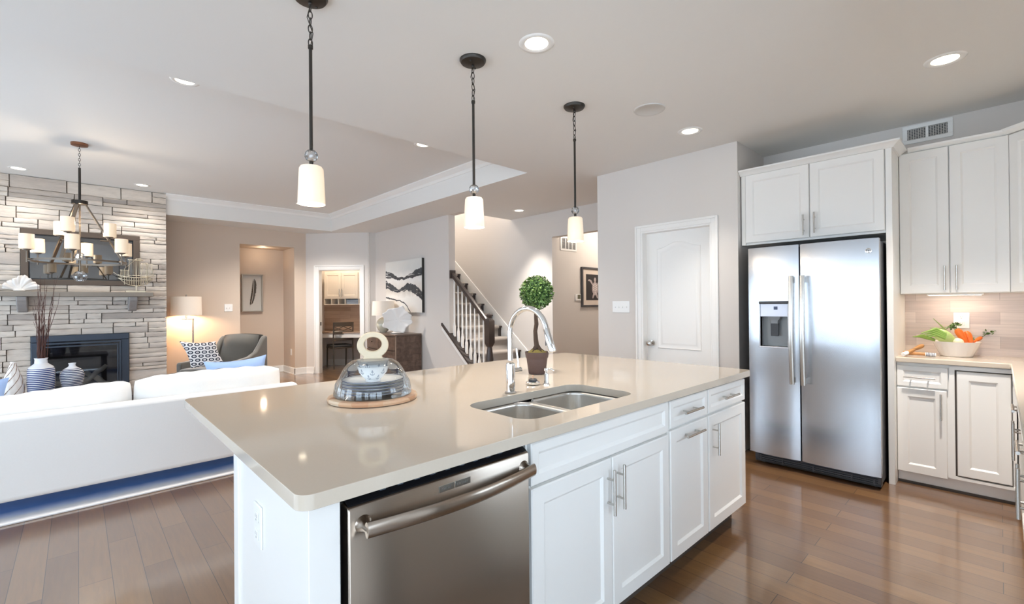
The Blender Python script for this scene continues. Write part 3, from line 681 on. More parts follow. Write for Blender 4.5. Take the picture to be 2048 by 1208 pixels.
mb = MB(); loft(mb, [[(x, y, z) for x, y in rrect(4.03, 4.08, 1.235-q, 1.235+q, .008, 2)] for z, q in ((1.205, .045), (1.185, .042), (1.175, .03), (1.15, .028))], True, True); mb.build('nozzle', mat('nozzle grey', '8b8f93', .3), dp)
mb = MB(); mb.obox((4.045, 1.235, 1.05), Y1, X1, (-.028, .028), (0, .008), (0, .105)); mb.build('paddle', M_dark, dp, bevel=.003)
lg = MB(); lc = Vector((4.0245, .627, 1.674)); lg.tube([lc, lc-Vector((.003, 0, 0)), lc-Vector((.004, 0, 0))], 0, 28, radii=[.019, .019, .016]); lo = lg.build('badge', M_chrome, rd)
mb = MB(); q0 = lc-Vector((.0046, 0, 0))
mb.tube([q0+Vector((0, .013*math.cos(a), .013*math.sin(a))) for a in [2*math.pi*k/20 for k in range(20)]], .0011, 6, closed=True)
mb.tube([q0+Vector((0, .006-.0045*k/14*1.0*math.cos(k*.55)-.003, .004*math.sin(k*.55)+.002)) for k in range(15)], .0012, 6)
mb.tube([q0+Vector((0, -.004+.0045*math.cos(k*.5), -.001+.006*math.sin(k*.5))) for k in range(11)], .0012, 6); mb.build('monogram', M_dark, lo)
mb = MB(); mb.box(4.1, 4.16, .582, 1.405, .012, .09); gr = mb.build('grille', M_black, rf_, smooth=False)
mb = MB()
for z in (.03, .045, .06): mb.box(4.085, 4.1, .6, 1.38, z, z+.006)
for y in (.62, .75, .99, 1.2, 1.36): mb.box(4.083, 4.1, y-.006, y+.006, .024, .07)
mb.build('slats', M_dark, gr, smooth=False)
for x in (4.15, 4.7):
    for y in (.62, 1.36): mb = MB(); mb.cyl((x, y, 0), (x, y, .032), .018, seg=12); mb.build('foot', M_black, rf_)
# ------------------------------------------------------------------ wall cabinets on the right wall
YN = (0, -1, 0); XN = (-1, 0, 0)
def rdoor(root, name, x, y0, y1, z0, z1, fr=.058):
    """door facing -x, front face at x; y0 > y1"""
    return panel_door((x+.02, y0, z0), YN, XN, y0-y1, z1-z0, .02, fr).build(name, M_cab, root, angle=30)
of = thing('over_fridge_cabinet', (4.55, 1.05, 1.82), 'white two-door cabinet above the refrigerator with crown moulding', 'cabinet')
mb = MB(); mb.box(4.272, 4.855, .564, 1.555, 1.818, 2.43); mb.build('body', M_cab, of, smooth=False)
mb = MB(); mb.box(4.258, 4.272, 1.523, 1.555, 1.818, 2.43); mb.build('stile', M_cab, of, smooth=False)
a = rdoor(of, 'door', 4.25, 1.52, 1.04, 1.835, 2.424); bar_handle(a, (4.25, 1.075, 1.935), Z1, XN, .165)
a = rdoor(of, 'door', 4.25, 1.034, .567, 1.835, 2.424); bar_handle(a, (4.25, .999, 1.945), Z1, XN, .165)
cp_ = [(0, 0), (.012, 0), (.018, .01), (.04, .028), (.052, .034), (.052, .046), (0, .046)]
mb = MB(); loft(mb, [[(4.262-a, 1.563, 2.425+b) for a, b in cp_], [(4.262-a, .525-a, 2.425+b) for a, b in cp_], [(4.578, .525-a, 2.425+b) for a, b in cp_]], True, True); mb.box(4.262, 4.855, .525, 1.563, 2.431, 2.47); mb.build('crown', M_cab, of, angle=20)
tag((lambda m: (m.box(4.262, 4.855, .525, .562, 0, 2.43), m.build('refrigerator_side_panel', M_cab, bevel=.0015))[1])(MB()), 'tall narrow white panel to the right of the refrigerator', 'panel')
uc = thing('upper_cabinet', (4.7, .25, 1.37), 'white two-door upper cabinet above the vegetable bowl', 'cabinet', 'white upper cabinets')
mb = MB(); mb.box(4.602, 4.85, -.053, .522, 1.372, 2.444); mb.build('body', M_cab, uc, smooth=False)
a = rdoor(uc, 'door', 4.58, .522, .248, 1.374, 2.438); bar_handle(a, (4.58, .272, 1.485), Z1, XN, .175)
a = rdoor(uc, 'door', 4.58, .243, -.05, 1.374, 2.438); bar_handle(a, (4.58, .209, 1.485), Z1, XN, .175)
mb = MB(); mb.prism([(0, 0), (.008, 0), (.03, .02), (.034, .032), (0, .032)], lambda a, b, t: (4.6-a, t, 2.444+b), .47, -.05); mb.build('crown', M_cab, uc, angle=20)
dc = thing('corner_upper_cabinet', (4.6, -.35, 1.37), 'white diagonal corner upper cabinet at the right edge', 'cabinet', 'white upper cabinets')
mb = MB(); mb.prism([(4.85, -.056), (4.61, -.056), (4.34, -.326), (4.34, -.69), (4.85, -.69)], lambda a, b, t: (a, b, t), 1.372, 2.444); mb.build('body', M_cab, dc, smooth=False)
du = Vector((-1, -1, 0)).normalized(); dn = Vector((-1, 1, 0)).normalized()
panel_door(Vector((4.602, -.064, 1.374))+dn*.001, du, dn, .365, 1.064).build('door', M_cab, dc, angle=30)
mb = MB(); mb.prism([(0, 0), (.02, 0), (.045, .02), (.05, .036), (0, .036)], lambda a, b, t: tuple(Vector((4.606, -.05, 2.444+b))+dn*a+du*t), 0, .4); mb.build('crown', M_cab, dc, angle=20)
ul = thing('under_cabinet_light', (4.72, .2, 1.372), 'slim light strip under the upper cabinet lighting the tiles', 'light')
mb = MB(); mb.box(4.69, 4.74, .08, .38, 1.36, 1.3715); mb.build('housing', M_white, ul)
mb = MB(); mb.box(4.695, 4.735, .09, .37, 1.3585, 1.36); mb.build('diffuser', M_bulb, ul)
l = area('under_cabinet_lamp', (4.715, .23, 1.356), (0, 0, -1), .03, .28, .55, (1, .82, .68)); 
# ------------------------------------------------------------------ base cabinets and corner counter
bc = thing('base_cabinet', (4.6, .25, 0), 'white base cabinet with drawer and doors beside the refrigerator', 'cabinet')
mb = MB(); mb.box(4.372, 4.85, -.068, .523, .1, .876); mb.build('body', M_cab, bc, smooth=False)
mb = MB(); mb.box(4.398, 4.85, -.068, .523, 0, .1); mb.build('toe_kick', M_cab, bc, smooth=False)
mb = MB(); mb.box(4.385, 4.398, -.068, .523, 0, .016); mb.build('shoe_molding', M_kick, bc, smooth=False)
a = rdoor(bc, 'drawer', 4.352, .522, .25, .705, .856, .034); bar_handle(a, (4.352, .396, .777), Y1, XN, .17)
a = rdoor(bc, 'door', 4.352, .522, .256, .088, .694); bar_handle(a, (4.352, .285, .585), Z1, XN, .178)
mb = MB(); mb.box(4.3705, 4.372, -.05, .217, .119, .846); mb.build('door_gap', M_kick, bc, smooth=False)
mb = MB(); mb.box(4.3545, 4.3725, .217, .245, .1, .87); mb.box(4.3545, 4.3725, -.06, .217, .846, .872); mb.box(4.3545, 4.3725, -.06, .217, .1, .118); mb.build('face_frame', M_cab, bc, smooth=False)
rdoor(bc, 'door', 4.352, .207, -.046, .128, .838)
ct = MB(); ct.prism([(4.33, .524), (4.85, .524), (4.85, -.688), (1.38, -.688), (1.38, -.044), (4.33, -.044)], lambda a, b, t: (a, b, t), .878, CT)
tag(ct.build('corner_countertop', M_quartz, bevel=.005), 'beige quartz corner counter carrying the bowl of vegetables', 'countertop')
YP = (0, 1, 0)
def ndoor(root, name, x0, x1, z0, z1, fr=.058):
    return panel_door((x1, -.092, z0), XN, YP, x1-x0, z1-z0, .02, fr).build(name, M_cab, root, angle=30)
for i, (x0, x1, lb) in enumerate([(2.92, 3.76, 'white base cabinet along the right edge, farther pair of doors'), (2.06, 2.9, 'white base cabinet at the right edge closest to the camera')]):
    t = thing('base_cabinet', ((x0+x1)/2, -.4, 0), lb, 'cabinet'); xm = (x0+x1)/2-.04
    mb = MB(); mb.box(x0, x1, -.68, -.093, .1, .876); mb.build('body', M_cab, t, smooth=False)
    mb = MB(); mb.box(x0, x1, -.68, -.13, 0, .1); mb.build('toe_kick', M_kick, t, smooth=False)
    a = ndoor(t, 'drawer', x0+.004, x1-.004, .725, .862, .034); bar_handle(a, (xm, -.072, .797), X1, YP, .19)
    a = ndoor(t, 'door', xm+.003, x1-.004, .112, .712); bar_handle(a, (xm+.033, -.072, .64), Z1, YP, .178)
    a = ndoor(t, 'door', x0+.004, xm-.003, .112, .712); bar_handle(a, (xm-.033, -.072, .64), Z1, YP, .178)
mb = MB(); mb.box(3.765, 4.37, -.68, -.074, .1, .876); mb.box(3.765, 4.37, -.68, -.13, 0, .1); tag(mb.build('corner_filler', M_cab, smooth=False), 'plain white filler panel in the inner corner of the base cabinets', 'panel')
outlet('electrical_outlet', (4.852, .2, 1.17), YN, XN, .088, .118, 'white outlet on the tile backsplash behind the vegetable bowl')
outlet('light_switch', (4.2, 2.762, 1.282), YN, XN, .21, .122, 'white four-gang switch plate left of the pantry door', 'light switch', None, 4)
# ------------------------------------------------------------------ bowl of vegetables
VB = Vector((4.68, .222, CT)); VR = Vector((.727, -.686, 0))
def vp(px, py, d=0):   # a point by its offset (cm-like) across and up the bowl
    return VB+VR*((px-1911)/273)+Vector((0, 0, (713-py)/273))+Vector((.686, .727, 0))*d
mb = MB(); mb.lathe([(.082, 0), (.088, .003), (.128, .1), (.131, .108), (.126, .108), (.12, .098), (.085, .012), (1e-6, .01)], VB, 64, fn=lambda a, i: 1+(.012*math.sin(20*a+i*.8) if 1 <= i <= 3 else 0))
tag(mb.build('ceramic_bowl', mat('ceramic', 'f1ece8', .25)), 'white ribbed ceramic bowl filled with vegetables on the corner counter', 'bowl')
def veg(name, path, radii, m, label, cat, group=None, flat=None):
    mb = MB(); mb.tube(path, 0, 16, radii=radii); o = bpy.data
    return mb, path
M_fen = mat('fennel skin', 'b7cf86', .35, noise=.25, nscale=14, stretch=(1, 1, 5)); M_green = mat('vegetable leaf', '4f6b2c', .5, noise=.2, nscale=40); M_carrot = mat('carrot', 'e8742c', .4, noise=.12, nscale=50)
M_onion = mat('onion', 'ece3c2', .3)
f0, f1 = vp(1867, 664), vp(1908, 684)
fn_ = thing('fennel_bulb', (f0+f1)/2, 'pale green oblong vegetable lying on the left of the bowl', 'vegetable')
pts = [f0+(f1-f0)*k/10 for k in range(11)]
mb = MB(); mb.tube(pts, 0, 20, radii=[.012, .028, .038, .043, .045, .044, .041, .036, .03, .022, .01]); mb.build('bulb', M_fen, fn_)
mb = MB()
for k in range(4):
    a = f0+Vector((0, 0, .015*(k-1.5))); b = vp(1850-3*k, 676-3*k)
    mb.tube([a+(f1-f0)*.3+Vector((-.03, -.03, -.005*k)), a+Vector((-.012, -.012, 0)), b], 0, 8, radii=[.012, .01, .003])
mb.build('leaves', mat('fennel leaf', '86a850', .5), fn_)
cl = thing('celery_stalk', vp(1895, 660, .04), 'thin green stalks sticking up behind the pale green vegetable', 'vegetable')
mb = MB(); mb.tube([vp(1912, 672, .05), vp(1895, 654, .05), vp(1878, 638, .05)], 0, 8, radii=[.007, .005, .002]); mb.tube([vp(1912, 674, .05), vp(1900, 659, .05), vp(1872, 657, .05)], 0, 8, radii=[.007, .006, .003]); mb.build('stalk', mat('celery', '9bab72', .5), cl)
lf = thing('herb_leaf', vp(1843, 677), 'slender green leaves hanging over the left rim of the bowl', 'vegetable')
mb = MB()
for dz, e in ((0, 1824), (.006, 1832), (-.004, 1838)):
    p = [vp(1868, 681), vp(1856, 677), vp(1842, 673), vp(e, 674)]; mb.tube([q+Vector((0, 0, dz)) for q in p], 0, 8, radii=[.005, .009, .01, .002])
mb.build('leaves', mat('herb', '7a9440', .5), lf)
on_ = MB(); on_.ball(vp(1906, 684, -.03), .034, 24, 14, (1, 1, .8)); tag(on_.build('onion', M_onion), 'pale cream onion at the front of the bowl beside the carrots', 'vegetable')
def leafy(mb, c, r, n, seed):
    q = random.Random(seed)
    for i in range(n):
        p = c+Vector((q.uniform(-r, r), q.uniform(-r, r), q.uniform(-r*.6, r*.6))); s = .011
        d = Vector((q.uniform(-1, 1), q.uniform(-1, 1), q.uniform(-.5, 1))).normalized(); sd2 = d.orthogonal().normalized()
        mb.add([p, p+d*s+sd2*s*.6, p+d*s*2, p+d*s-sd2*s*.6], [(0, 1, 2, 3)])
for i, (p0, p1, r, lb, tops) in enumerate([(vp(1912, 659, .0), vp(1926, 686, -.02), .024, 'fat orange carrot leaning left in the bowl, the higher of the upright pair', [vp(1916, 651, .02), vp(1908, 656, .03)]),
        (vp(1931, 664, .0), vp(1933, 688, -.03), .023, 'fat orange carrot on the right of the upright pair in the bowl', [vp(1937, 680, .0), vp(1932, 676, .01)]),
        (vp(1962, 676, .0), vp(1940, 685, -.02), .013, 'small orange carrot lying over the right rim of the bowl', [vp(1976, 667, 0), vp(1984, 663, 0)])]):
    t = thing('carrot', p0, lb, 'vegetable', 'carrots in the bowl')
    pts = [p0+(p1-p0)*k/6 for k in range(7)]; mb = MB(); mb.tube(pts, 0, 14, radii=[r*.5, r*.95, r, r*.95, r*.85, r*.7, r*.45]); mb.build('root', M_carrot, t)
    mb = MB(); leafy(mb, tops[0], .016, 34, i); leafy(mb, tops[1], .014, 26, i+9); mb.tube([p0, (p0+tops[0])/2, tops[0], tops[1]], .0022, 6); mb.build('greens', M_green, t, smooth=False)
M_toolwood = mat('tool wood', 'b8834e', .45, noise=.15, nscale=30, stretch=(1, 1, 4))
def tool(p, q, label, sleeve):
    p, q = Vector(p), Vector(q); t = thing('wooden_utensil', p, label, 'utensil', 'wooden utensils on the corner counter'); d = q-p
    mb = MB(); mb.tube([p+d*.2, p+d*.6, p+d*.75, p+d*.9, q], 0, 14, radii=[.0115, .0115, .015, .0165, .01]); mb.build('handle', M_toolwood, t)
    mb = MB(); mb.tube([p, p+d*.01, p+d*(.32 if sleeve else .2)], 0, 18, radii=[.012, .0135, .0135]); sl = mb.build('end_cap', M_china, t)
    if sleeve:
        for k in range(6):
            mb = MB(); mb.tube([p+d*(.05+.044*k), p+d*(.05+.044*k+.02)], .0139, 18); mb.build('dark_stripe', mat('tool stripe', '343651', .4), sl)
tool((4.395, .49, .9285), (4.62, .40, .985), 'wooden utensil with white end cap pointing at the camera', False)
tool((4.50, .318, .9285), (4.50, .50, .9355), 'wooden utensil with dark and white striped grip beside the bowl', True)
# ------------------------------------------------------------------ staircase
M_carpet = mat('stair carpet', 'a8a098', .95, noise=.18, nscale=260, bump=.5, sheen=.2); M_darkwood = mat('dark stained wood', '3d3431', .35, noise=.12, nscale=20, stretch=(1, 1, 1))
stc = thing('staircase', (4.8, 5.5, 0), 'staircase with grey carpet runner, white balusters and dark handrail', 'staircase')
RISE, RUN, SY, NS = .19, .232, 4.95, 15
poly = []
for i in range(NS):
    poly += [(SY+i*RUN, i*RISE), (SY+i*RUN, (i+1)*RISE-.03), (SY+i*RUN-.025, (i+1)*RISE-.028), (SY+i*RUN-.025, (i+1)*RISE)]
poly += [(SY+NS*RUN, NS*RISE), (SY+NS*RUN, 0)]
mb = MB(); mb.prism(poly, lambda a, b, t: (t, a, b), 4.365, 5.285); mb.build('steps', M_darkwood, stc, smooth=False)
cpath = []
for i in range(NS):
    y = SY+i*RUN; z = (i+1)*RISE
    cpath += [(y-.014, z-RISE+.014), (y-.014, z-.045), (y-.04, z-.03), (y-.042, z-.002), (y-.025, z+.014)]
cpath += [(SY+NS*RUN, NS*RISE+.014)]
inner = [(a+.012, b-.012) for a, b in cpath][::-1]
mb = MB(); n = len(cpath)
vs = []; fs = []
for t in (4.42, 5.2):
    vs += [(t, a, b) for a, b in cpath]
for i in range(n-1): fs.append((i, i+1, n+i+1, n+i))
mb.add(vs, fs); mb.build('carpet_runner', M_carpet, stc, solid=.012, angle=60)
SL = RISE/RUN
zsl = lambda y: .996+SL*(y-6.113)
mb = MB(); mb.prism([(6.11, zsl(6.11)), (6.11, zsl(6.11)-.075), (4.96, zsl(4.96)-.075), (4.96, zsl(4.96))], lambda a, b, t: (t, a, b), 4.222, 4.24); mb.prism([(5.92, zsl(5.92)), (5.92, zsl(5.92)-.2), (4.96, max(.0, zsl(4.96)-.2)), (4.96, zsl(4.96))], lambda a, b, t: (t, a, b), 4.244, 4.358); mb.build('stringer', M_trim, stc, smooth=False)
mb = MB(); mb.prism([(6.11, zsl(6.11)), (6.11, zsl(6.11)+.035), (4.98, zsl(4.98)+.035), (4.98, zsl(4.98))], lambda a, b, t: (t, a, b), 4.21, 4.24); mb.prism([(5.92, zsl(5.92)), (5.92, zsl(5.92)+.035), (4.98, zsl(4.98)+.035), (4.98, zsl(4.98))], lambda a, b, t: (t, a, b), 4.24, 4.375); mb.build('shoe_rail', M_darkwood, stc, smooth=False)
RX = 4.30
zr = lambda y: 1.10+.86*(y-5.09)
mb = MB(); P = [(RX, y, zr(y)) for y in (5.05, 5.5, 5.93)]
lp = []
for p in P: lp.append([(p[0]+a, p[1], p[2]+b) for a, b in ((-.03, -.045), (.03, -.045), (.034, -.005), (.03, .018), (.012, .028), (-.012, .028), (-.03, .018), (-.034, -.005))])
loft(mb, lp, True, True); mb.box(RX-.05, RX+.045, 5.895, 5.935, 1.73, 1.86); mb.build('handrail', M_darkwood, stc)
sqv = lambda r, x, y, z: [(x-r, y-r, z), (x+r, y-r, z), (x+r, y+r, z), (x-r, y+r, z)]
nw = MB(); ny = 5.03; z0 = zsl(ny)
loft(nw, [sqv(r, RX, ny, z) for r, z in ((.05, z0-.02), (.05, z0+.14))], True, True)
nw.lathe([(.035, .0), (.05, .03), (.038, .05), (.05, .2), (.056, .28), (.04, .42), (.03, .5), (.042, .52), (.03, .54)], (RX, ny, z0+.14), 24)
t1 = .80; loft(nw, [sqv(r, RX, ny, z) for r, z in ((.03, t1-.09), (.052, t1-.03), (.052, 1.08), (.036, 1.105))], True, True)
nw.lathe([(.04, 1.1), (.03, 1.115), (.026, 1.125), (.034, 1.14), (.044, 1.155), (.046, 1.168), (.036, 1.182), (1e-6, 1.19)], (RX, ny, 0), 24)
nw.build('newel_post', M_darkwood, stc)
for k in range(9):
    y = 5.165+k*.101; b = zsl(y)+.03; tz = zr(y)-.035; mb = MB()
    loft(mb, [sqv(r, RX, y, z) for r, z in ((.016, b-.02), (.016, b+.15), (.012, b+.18))], True, True)
    mb.lathe([(.012, b+.17), (.016, b+.19), (.011, b+.22), (.0155, b+.32), (.0125, (b+tz)/2+.1), (.0085, tz)], (RX, y, 0), 12); mb.build('baluster', M_trim, stc)
mb = MB(); mb.prism([(SY-.1, 0), (SY-.1, .24), (8.5, .24+SL*(8.6-SY)), (8.5, -.05+SL*(8.4-SY)), (SY+.2, 0)], lambda a, b, t: (t, a, b), 5.285, 5.3); mb.build('skirt_board', M_trim, stc, smooth=False)
# ------------------------------------------------------------------ hall
vent('return_vent', (5.55, 4.76, 2.165), X1, YN, .40, .225, 4, 9, 'white return-air grille high on the hall wall', True)
tm = thing('thermostat', (5.97, 4.76, 1.42), 'small white thermostat with dark display left of the turtle picture', 'thermostat')
mb = MB(); mb.box(5.905, 6.04, 4.738, 4.76, 1.365, 1.475); mb.build('body', M_white, tm, bevel=.006)
mb = MB(); mb.box(5.95, 6.025, 4.736, 4.738, 1.395, 1.462); mb.build('display', mat('thermostat display', '6b6a58', .3), tm)
tu = thing('turtle_picture', (6.42, 4.76, 1.6), 'dark framed picture of a pale sea turtle in the hall', 'picture')
def frame(root, o, u, n, w, h, fw, dp, m, name='frame'):
    o, u, n = Vector(o), Vector(u), Vector(n); mb = MB()
    for a, c in (((0, w), (0, fw)), ((0, w), (h-fw, h)), ((0, fw), (fw, h-fw)), ((w-fw, w), (fw, h-fw))): mb.obox(o, u, n, a, (0, dp), c)
    return mb.build(name, m, root, bevel=.003)
frame(tu, (6.06, 4.759, 1.262), X1, YN, .74, .665, .032, .035, mat('grey wood frame', '4c4a4d', .4))
mb = MB(); mb.box(6.09, 6.77, 4.745, 4.757, 1.29, 1.9); mb.build('mat_board', mat('mat board', 'dccfc3', .8), tu, smooth=False)
mb = MB(); mb.box(6.185, 6.665, 4.742, 4.745, 1.375, 1.81); pr = mb.build('print', mat('charcoal print', '2f2a2c', .6), tu, smooth=False)
def flat(mb, pts, y): mb.add([(a, y, b) for a, b in pts], [tuple(range(len(pts)))])
M_turt = mat('turtle drawing', 'b3a7a5', .7, noise=.5, nscale=55)
mb = MB(); tx, tz = 6.43, 1.58
ell = lambda cx, cz, a, b, rot=0, N=22: [(cx+a*math.cos(t)*math.cos(rot)-b*math.sin(t)*math.sin(rot), cz+a*math.cos(t)*math.sin(rot)+b*math.sin(t)*math.cos(rot)) for t in [2*math.pi*k/N for k in range(N)]]
flat(mb, ell(tx, tz-.01, .085, .115), 4.7415); mb.build('shell', M_turt, pr, smooth=False)
mb = MB(); flat(mb, ell(tx, tz+.14, .03, .04), 4.7412); mb.build('head', M_turt, pr, smooth=False)
for s in (-1, 1):
    mb = MB(); flat(mb, [(tx+s*.06, tz+.07), (tx+s*.1, tz+.13), (tx+s*.17, tz+.15), (tx+s*.2, tz+.12), (tx+s*.15, tz+.115), (tx+s*.1, tz+.07), (tx+s*.075, tz+.04)], 4.7411); mb.build('flipper', M_turt, pr, smooth=False)
    mb = MB(); flat(mb, ell(tx+s*.05, tz-.13, .02, .05, s*.4), 4.7411); mb.build('flipper', M_turt, pr, smooth=False)
mb = MB()
for k in range(5):
    for q in (-1, 0, 1):
        if abs(q) and k in (0, 4): continue
        flat(mb, ell(tx+q*.042, tz-.08+k*.036+(.018 if q else 0), .015, .014, 0, 6), 4.7408)
mb.build('shell_plates', mat('turtle plates', 'dcd3d0', .7), pr, smooth=False)
# ------------------------------------------------------------------ dresser, lamp, coral, painting
DZ = .84
DX, DY0, DY1 = 3.735, 6.71, 7.72
dr = thing('dresser', (3.98, 7.2, 0), 'dark brown tiled-wood dresser under the abstract painting', 'dresser')
M_dress = brick_mat('dresser tiles', '6a564b', '57463d', '4a3c34', .125, .1, (1, 2, 0), .3, .0015, .45, (14, 14, 1), .5, .2)
M_dressx = brick_mat('dresser side tiles', '6a564b', '57463d', '4a3c34', .125, .1, (0, 2, 1), .3, .0015, .45, (14, 14, 1), .5, .2)
M_dtop = mat('dresser top', '6a5a50', .3, noise=.15, nscale=12)
bow = lambda y: DX-.035*math.sin(math.pi*(y-DY0)/(DY1-DY0))
def bowed(y0, y1, z0, z1, off, back, N=12):
    ys = [y0+(y1-y0)*k/N for k in range(N+1)]
    pts = [(bow(y)-off, y) for y in ys]+([(back, y) for y in (y1, y0)] if back else [(bow(y)-off+.02, y) for y in ys[::-1]])
    mb = MB(); mb.prism(pts, lambda a, b, t: (a, b, t), z0, z1); return mb
bowed(DY0, DY1, .08, .815, -.022, 4.22).build('body', M_darkwood, dr, smooth=False)
bowed(DY0-.012, DY1+.012, .815, DZ, .012, 4.22).build('top', M_dtop, dr, bevel=.004)
for y0, y1 in ((DY0+.02, 7.21), (7.22, DY1-.015)):
    for z0, z1 in ((.1, .33), (.34, .57), (.58, .805)):
        d_ = bowed(y0, y1, z0, z1, 0, None).build('drawer', M_dress, dr, angle=60); ym = (y0+y1)/2
        mb = MB(); mb.tube([(bow(ym)+.004, ym, (z0+z1)/2), (bow(ym)-.018, ym, (z0+z1)/2), (bow(ym)-.022, ym, (z0+z1)/2)], 0, 12, radii=[.006, .009, .005]); mb.build('knob', M_bronze, d_)
mb = MB(); mb.box(DX-.002, DX+.016, DY0-.008, DY0+.012, .08, .815); mb.build('corner_post', mat('aged corner strip', '8a786c', .4), dr)
mb = MB(); mb.box(DX+.02, 4.215, DY0-.006, DY0, .09, .81); mb.build('side_panel', M_dressx, dr, smooth=False)
for x in (3.8, 4.18):
    for y in (6.76, 7.66): mb = MB(); mb.box(x-.025, x+.025, y-.025, y+.025, 0, .08); mb.build('leg', M_darkwood, dr)
tl = thing('table_lamp', (3.96, 7.53, DZ), 'table lamp with round pearl base and cream drum shade on the dresser', 'lamp'); o = Vector((3.96, 7.53, DZ))
mb = MB(); mb.lathe([(.055, 0), (.06, .012), (.085, .03), (.118, .09), (.125, .14), (.112, .2), (.075, .24), (.05, .252), (.042, .262), (.03, .266)], o, 40); mb.build('base', mat('pearl glaze', 'd8d5c2', .12, 0, coat=.6), tl)
M_lshade = mat('cream fabric shade', 'e6dcd0', .8, noise=.04, nscale=200, stretch=(1, 1, 8), emit=.12, emc='f3d9bd')
mb = MB(); mb.cyl(o+Vector((0, 0, .26)), o+Vector((0, 0, .34)), .008, seg=10); mb.build('stem', M_nickel, tl)
mb = MB(); mb.lathe([(.2, .3), (.186, .55), (.182, .55), (.196, .3), (.2, .3)], o, 48); mb.lathe([(.186, .545), (.01, .545), (1e-6, .548)], o, 24); mb.build('lamp_shade', M_lshade, tl)
M_coral = mat('white resin', 'f1eeea', .55)
def ruffle(c, ax, up, nrm, R, hscale, seed, waves, depth, thick, label, name, a0=0, a1=2*math.pi, cup=.0):
    q = random.Random(seed); ph = [q.uniform(0, 6.28) for _ in range(4)]
    mb = MB(); nr, na = 10, 120
    def fn(i, j):
        a = a0+(a1-a0)*i; r = j
        lob = 1+.07*math.sin(5*a+ph[0])+.055*math.sin(8*a+ph[1])+.03*math.sin(13*a+ph[2])
        d = depth*(r**2)*(math.sin(waves*a+ph[3])+.5*math.sin(waves*2*a+ph[1])+.35*math.sin(13*a+ph[2]))+cup*r*r
        return Vector(c)+Vector(ax)*(math.cos(a)*r*R*lob)+Vector(up)*(math.sin(a)*r*R*hscale*lob)+Vector(nrm)*d
    mb.grid(na, nr, fn); return mb
cc = Vector((3.92, 6.98, 1.075)); cn = Vector((-.5, -.866, 0))
fl = thing('coral_sculpture', (3.92, 6.98, DZ), 'white ruffled coral sculpture standing on the dresser before the painting', 'sculpture')
ruffle(cc, VR, Z1, cn, .245, .86, 13, 3, .014, .012, '', '', cup=.035).build('ruffled_fan', M_coral, fl, solid=.012, angle=80)
mb = MB(); mb.lathe([(.1, 0), (.11, .01), (.07, .03), (.045, .1), (.03, .2), (1e-6, .22)], (cc.x+.05, cc.y+.085, DZ), 20, 1, .7); mb.build('base', M_coral, fl)
pa = thing('abstract_painting', (4.2, 7.22, 1.4), 'abstract canvas of black, grey and white waves above the dresser', 'painting')
